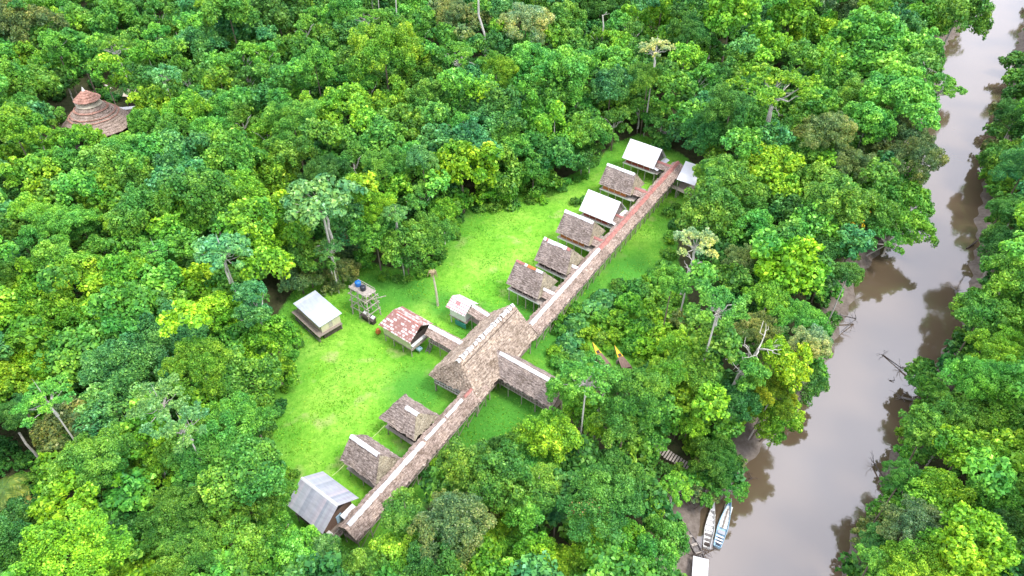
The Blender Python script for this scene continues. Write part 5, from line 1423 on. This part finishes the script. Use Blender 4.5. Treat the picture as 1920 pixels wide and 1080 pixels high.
def bare_tree(px, py, base_px, label, spread=3, n=9, r=.16, seed=1, name='bare_tree', m='bark_pale', sub=True, zb=0):
    """bare trunk: passes base_px at height zb, its top is seen at (px, py)"""
    b = at(*base_px, zb); rd = random.Random(seed); gz = float(ground_z(b.x, b.y))
    hh = zb
    while seen(b.x, b.y, hh)[1] > py and hh < 60: hh += .1
    X_, Y_, Z_ = seen(b.x, b.y, hh)
    top_x = (px - 960) * Z_ / FPX
    root = thing(name, label, 'tree', (b.x, b.y, gz), 0, 'bare pale trunks among the trees')
    T = Vector((top_x - b.x, 0, hh - gz))
    pts = crook((0, 0, -.2), T, 5, .06, rd)
    MB().tube(pts, r, r * .55, 8).build('trunk', M[m], root)
    if n:
        mb = MB(); mb.tube([pts[-2], pts[-1]], r * .4, r * .4, 5)
        for i in range(n):
            s0 = Vector(pts[rd.choice((-1, -1, -2))] if n > 3 else pts[-1]); d = Vector((rd.gauss(0, 1), rd.gauss(0, 1), rd.uniform(-.1, .9))).normalized() * rd.uniform(.5, 1) * spread
            cr = crook(s0, s0 + d, 4, .25, rd); mb.tube(cr, r * .4, .03, 5)
            if sub:
                for _ in range(2):
                    s1 = Vector(cr[2]); d2 = (d.normalized() + Vector((rd.gauss(0, .5), rd.gauss(0, .5), rd.gauss(0, .4)))) * spread * .35
                    mb.tube(crook(s1, s1 + d2, 3, .2, rd), r * .2, .02, 4)
        mb.build('branches', M[m], root)
    return root
bare_tree(897, -8, (921, 98), 'tall thick white trunk with a bend, standing against the forest top centre', 3, 3, .42, 1, zb=10)
bare_tree(742, -6, (735, 52), 'thin white trunk at the top, rightmost of three', 2, 2, .28, 2, zb=10)
bare_tree(709, -8, (713, 48), 'thin white trunk at the top, middle of three', 2, 0, .2, 3, zb=10)
bare_tree(697, -8, (700, 18), 'thin white trunk at the top, leftmost of three', 2, 0, .2, 4, zb=10)
bare_tree(1201, -8, (1199, 26), 'short visible white trunk at the top right of centre, by a lime creeper covered tree', 2, 0, .34, 5, zb=9)
bare_tree(1130, 30, (1131, 98), 'pale forked trunk showing under the small lime crown at top', 2, 2, .3, 6, zb=6)
bare_tree(382, 22, (402, 82), 'slim bare pale trunk rising among trees right of the top left palm', 1, 2, .16, 7, zb=8)
bare_tree(270, 85, (279, 120), 'slim bare pale trunk above the round house', 1, 2, .14, 8, zb=8)
bare_tree(36, 812, (72, 856), 'leaning white trunk in the dark gap at the left edge', 1, 0, .24, 9, zb=5)
bare_tree(172, 850, (231, 914), 'long leaning white trunk above the yellow green large leaved tree', 1, 2, .22, 10, zb=5)
bare_tree(612, 462, (624, 520), 'thin pale trunk standing just above the pale metal shed', 2, 6, .13, 11, zb=3)
bare_tree(1422, 655, (1350, 748), 'thick broken pale trunk leaning among trees by the river bend', 4.5, 10, .3, 12, zb=4)
bare_tree(1398, 700, (1358, 795), 'thin pale stem leaning below the broken trunk', 1.2, 2, .14, 13, zb=3)
bare_tree(1122, 765, (1118, 790), 'dead pale branches poking out of lime leaves below the gallery', 3.0, 10, .16, 14, zb=6)
bare_tree(1738, 130, (1722, 205), 'bleached bare tree leaning over the upper river bank', 4.5, 12, .2, 15)
bare_tree(1612, 165, (1575, 235), 'grey thick trunk rising to the huge crown by the upper river', 3, 4, .45, 16, m='bark', zb=6)
bare_tree(815, 1045, (822, 1062), 'pale dead twigs below the big olive crown at the bottom', 3.0, 10, .13, 17, zb=6)
bare_tree(1460, 215, (1455, 238), 'pale forked foot of the huge spreading tree by the upper right', 3, 4, .3, 18, zb=3)
bare_tree(1298, 490, (1276, 548), 'leaning white trunk under the pale sage crown right of the walkway', 2.2, 5, .3, 19, zb=2)
bare_tree(1383, 500, (1374, 540), 'slim pale trunk under the dull olive crown right of the walkway', 1.4, 4, .15, 20, zb=3)
bare_tree(195, 735, (212, 752), 'bare pale limbs in the middle of the bluish green crowns at left', 3.2, 5, .18, 21, zb=11)
bare_tree(240, 790, (226, 802), 'crooked pale limbs lower down in the bluish green crowns at left', 3.0, 5, .16, 22, zb=10)

def log(pts_px, z, r, label, name='fallen_log', m='dark_wood', twigs=0, seed=0, spread=1.5):
    pts = [at(px, py, z_) for (px, py), z_ in zip(pts_px, z)]; o = pts[0].copy(); rd = random.Random(seed)
    root = thing(name, label, 'log', o, 0, 'driftwood along the river')
    MB().tube([p - o for p in pts], r, r * .45, 7).build('trunk', M[m], root)
    if twigs:
        mb = MB(); mb.tube([p - o for p in pts], r * .3, r * .15, 5)
        for i in range(twigs):
            s0 = (pts[rd.randrange(len(pts))] - o); d = Vector((rd.gauss(0, 1), rd.gauss(0, 1), rd.uniform(-.1, .6))).normalized() * spread * rd.uniform(.5, 1)
            mb.tube(crook(s0, s0 + d, 3, .3, rd), r * .35, .02, 4)
        mb.build('branches', M[m], root)
log([(1850, 438), (1828, 455), (1812, 466)], (-1.6, -2.5, -2.9), .28, 'dark fallen log reaching from the right bank into the river', twigs=3)
log([(1396, 905), (1410, 897), (1403, 885)], (-2.9, -2.6, -2.7), .10, 'small dark branch sticking out of the water above the moored boats', twigs=6, seed=3, spread=1.1)
log([(1668, 713), (1677, 714), (1676, 706)], (-2.95, -2.8, -2.4), .08, 'tiny driftwood twig floating in midriver', twigs=2, seed=4, spread=.7)
log([(1792, 545), (1800, 580), (1812, 590)], (-2.6, -2.5, -1.8), .22, 'weathered uprooted stump on the right bank at the narrow mud strip', m='grey_wood', twigs=12, seed=5, spread=2.6)
log([(1692, 688), (1725, 700), (1765, 715)], (-2.5, -1.6, -.8), .12, 'brushy fallen tree reaching left into the river from the right bank', m='grey_wood', twigs=14, seed=6, spread=2.4)
log([(1690, 745), (1720, 752), (1765, 760)], (-2.7, -2.0, -1.0), .2, 'lower fallen trunk with grey twigs on the right bank', m='grey_wood', twigs=12, seed=7, spread=2.2)
log([(1575, 590), (1605, 598), (1580, 620)], (-1.6, -2.3, -2.6), .15, 'tangle of grey branches on the left mud bank', m='grey_wood', twigs=18, seed=8, spread=2.6)
log([(1640, 870), (1660, 900), (1680, 930)], (-2.6, -2.2, -1.2), .12, 'dark twiggy branch hanging over the right bank shadow', m='dark_wood', twigs=16, seed=9, spread=2.2)
log([(1300, 1042), (1320, 1035), (1338, 1030)], (-2.4, -2.6, -2.9), .12, 'driftwood pile behind the old grey canoe', m='dark_wood', twigs=16, seed=10, spread=1.6)
log([(1655, 665), (1690, 690), (1716, 694)], (-2.95, -2.7, -1.9), .10, 'thin branch trailing in the water beside the brushy fallen tree', m='dark_wood', twigs=12, seed=11, spread=2.0)
print('done')
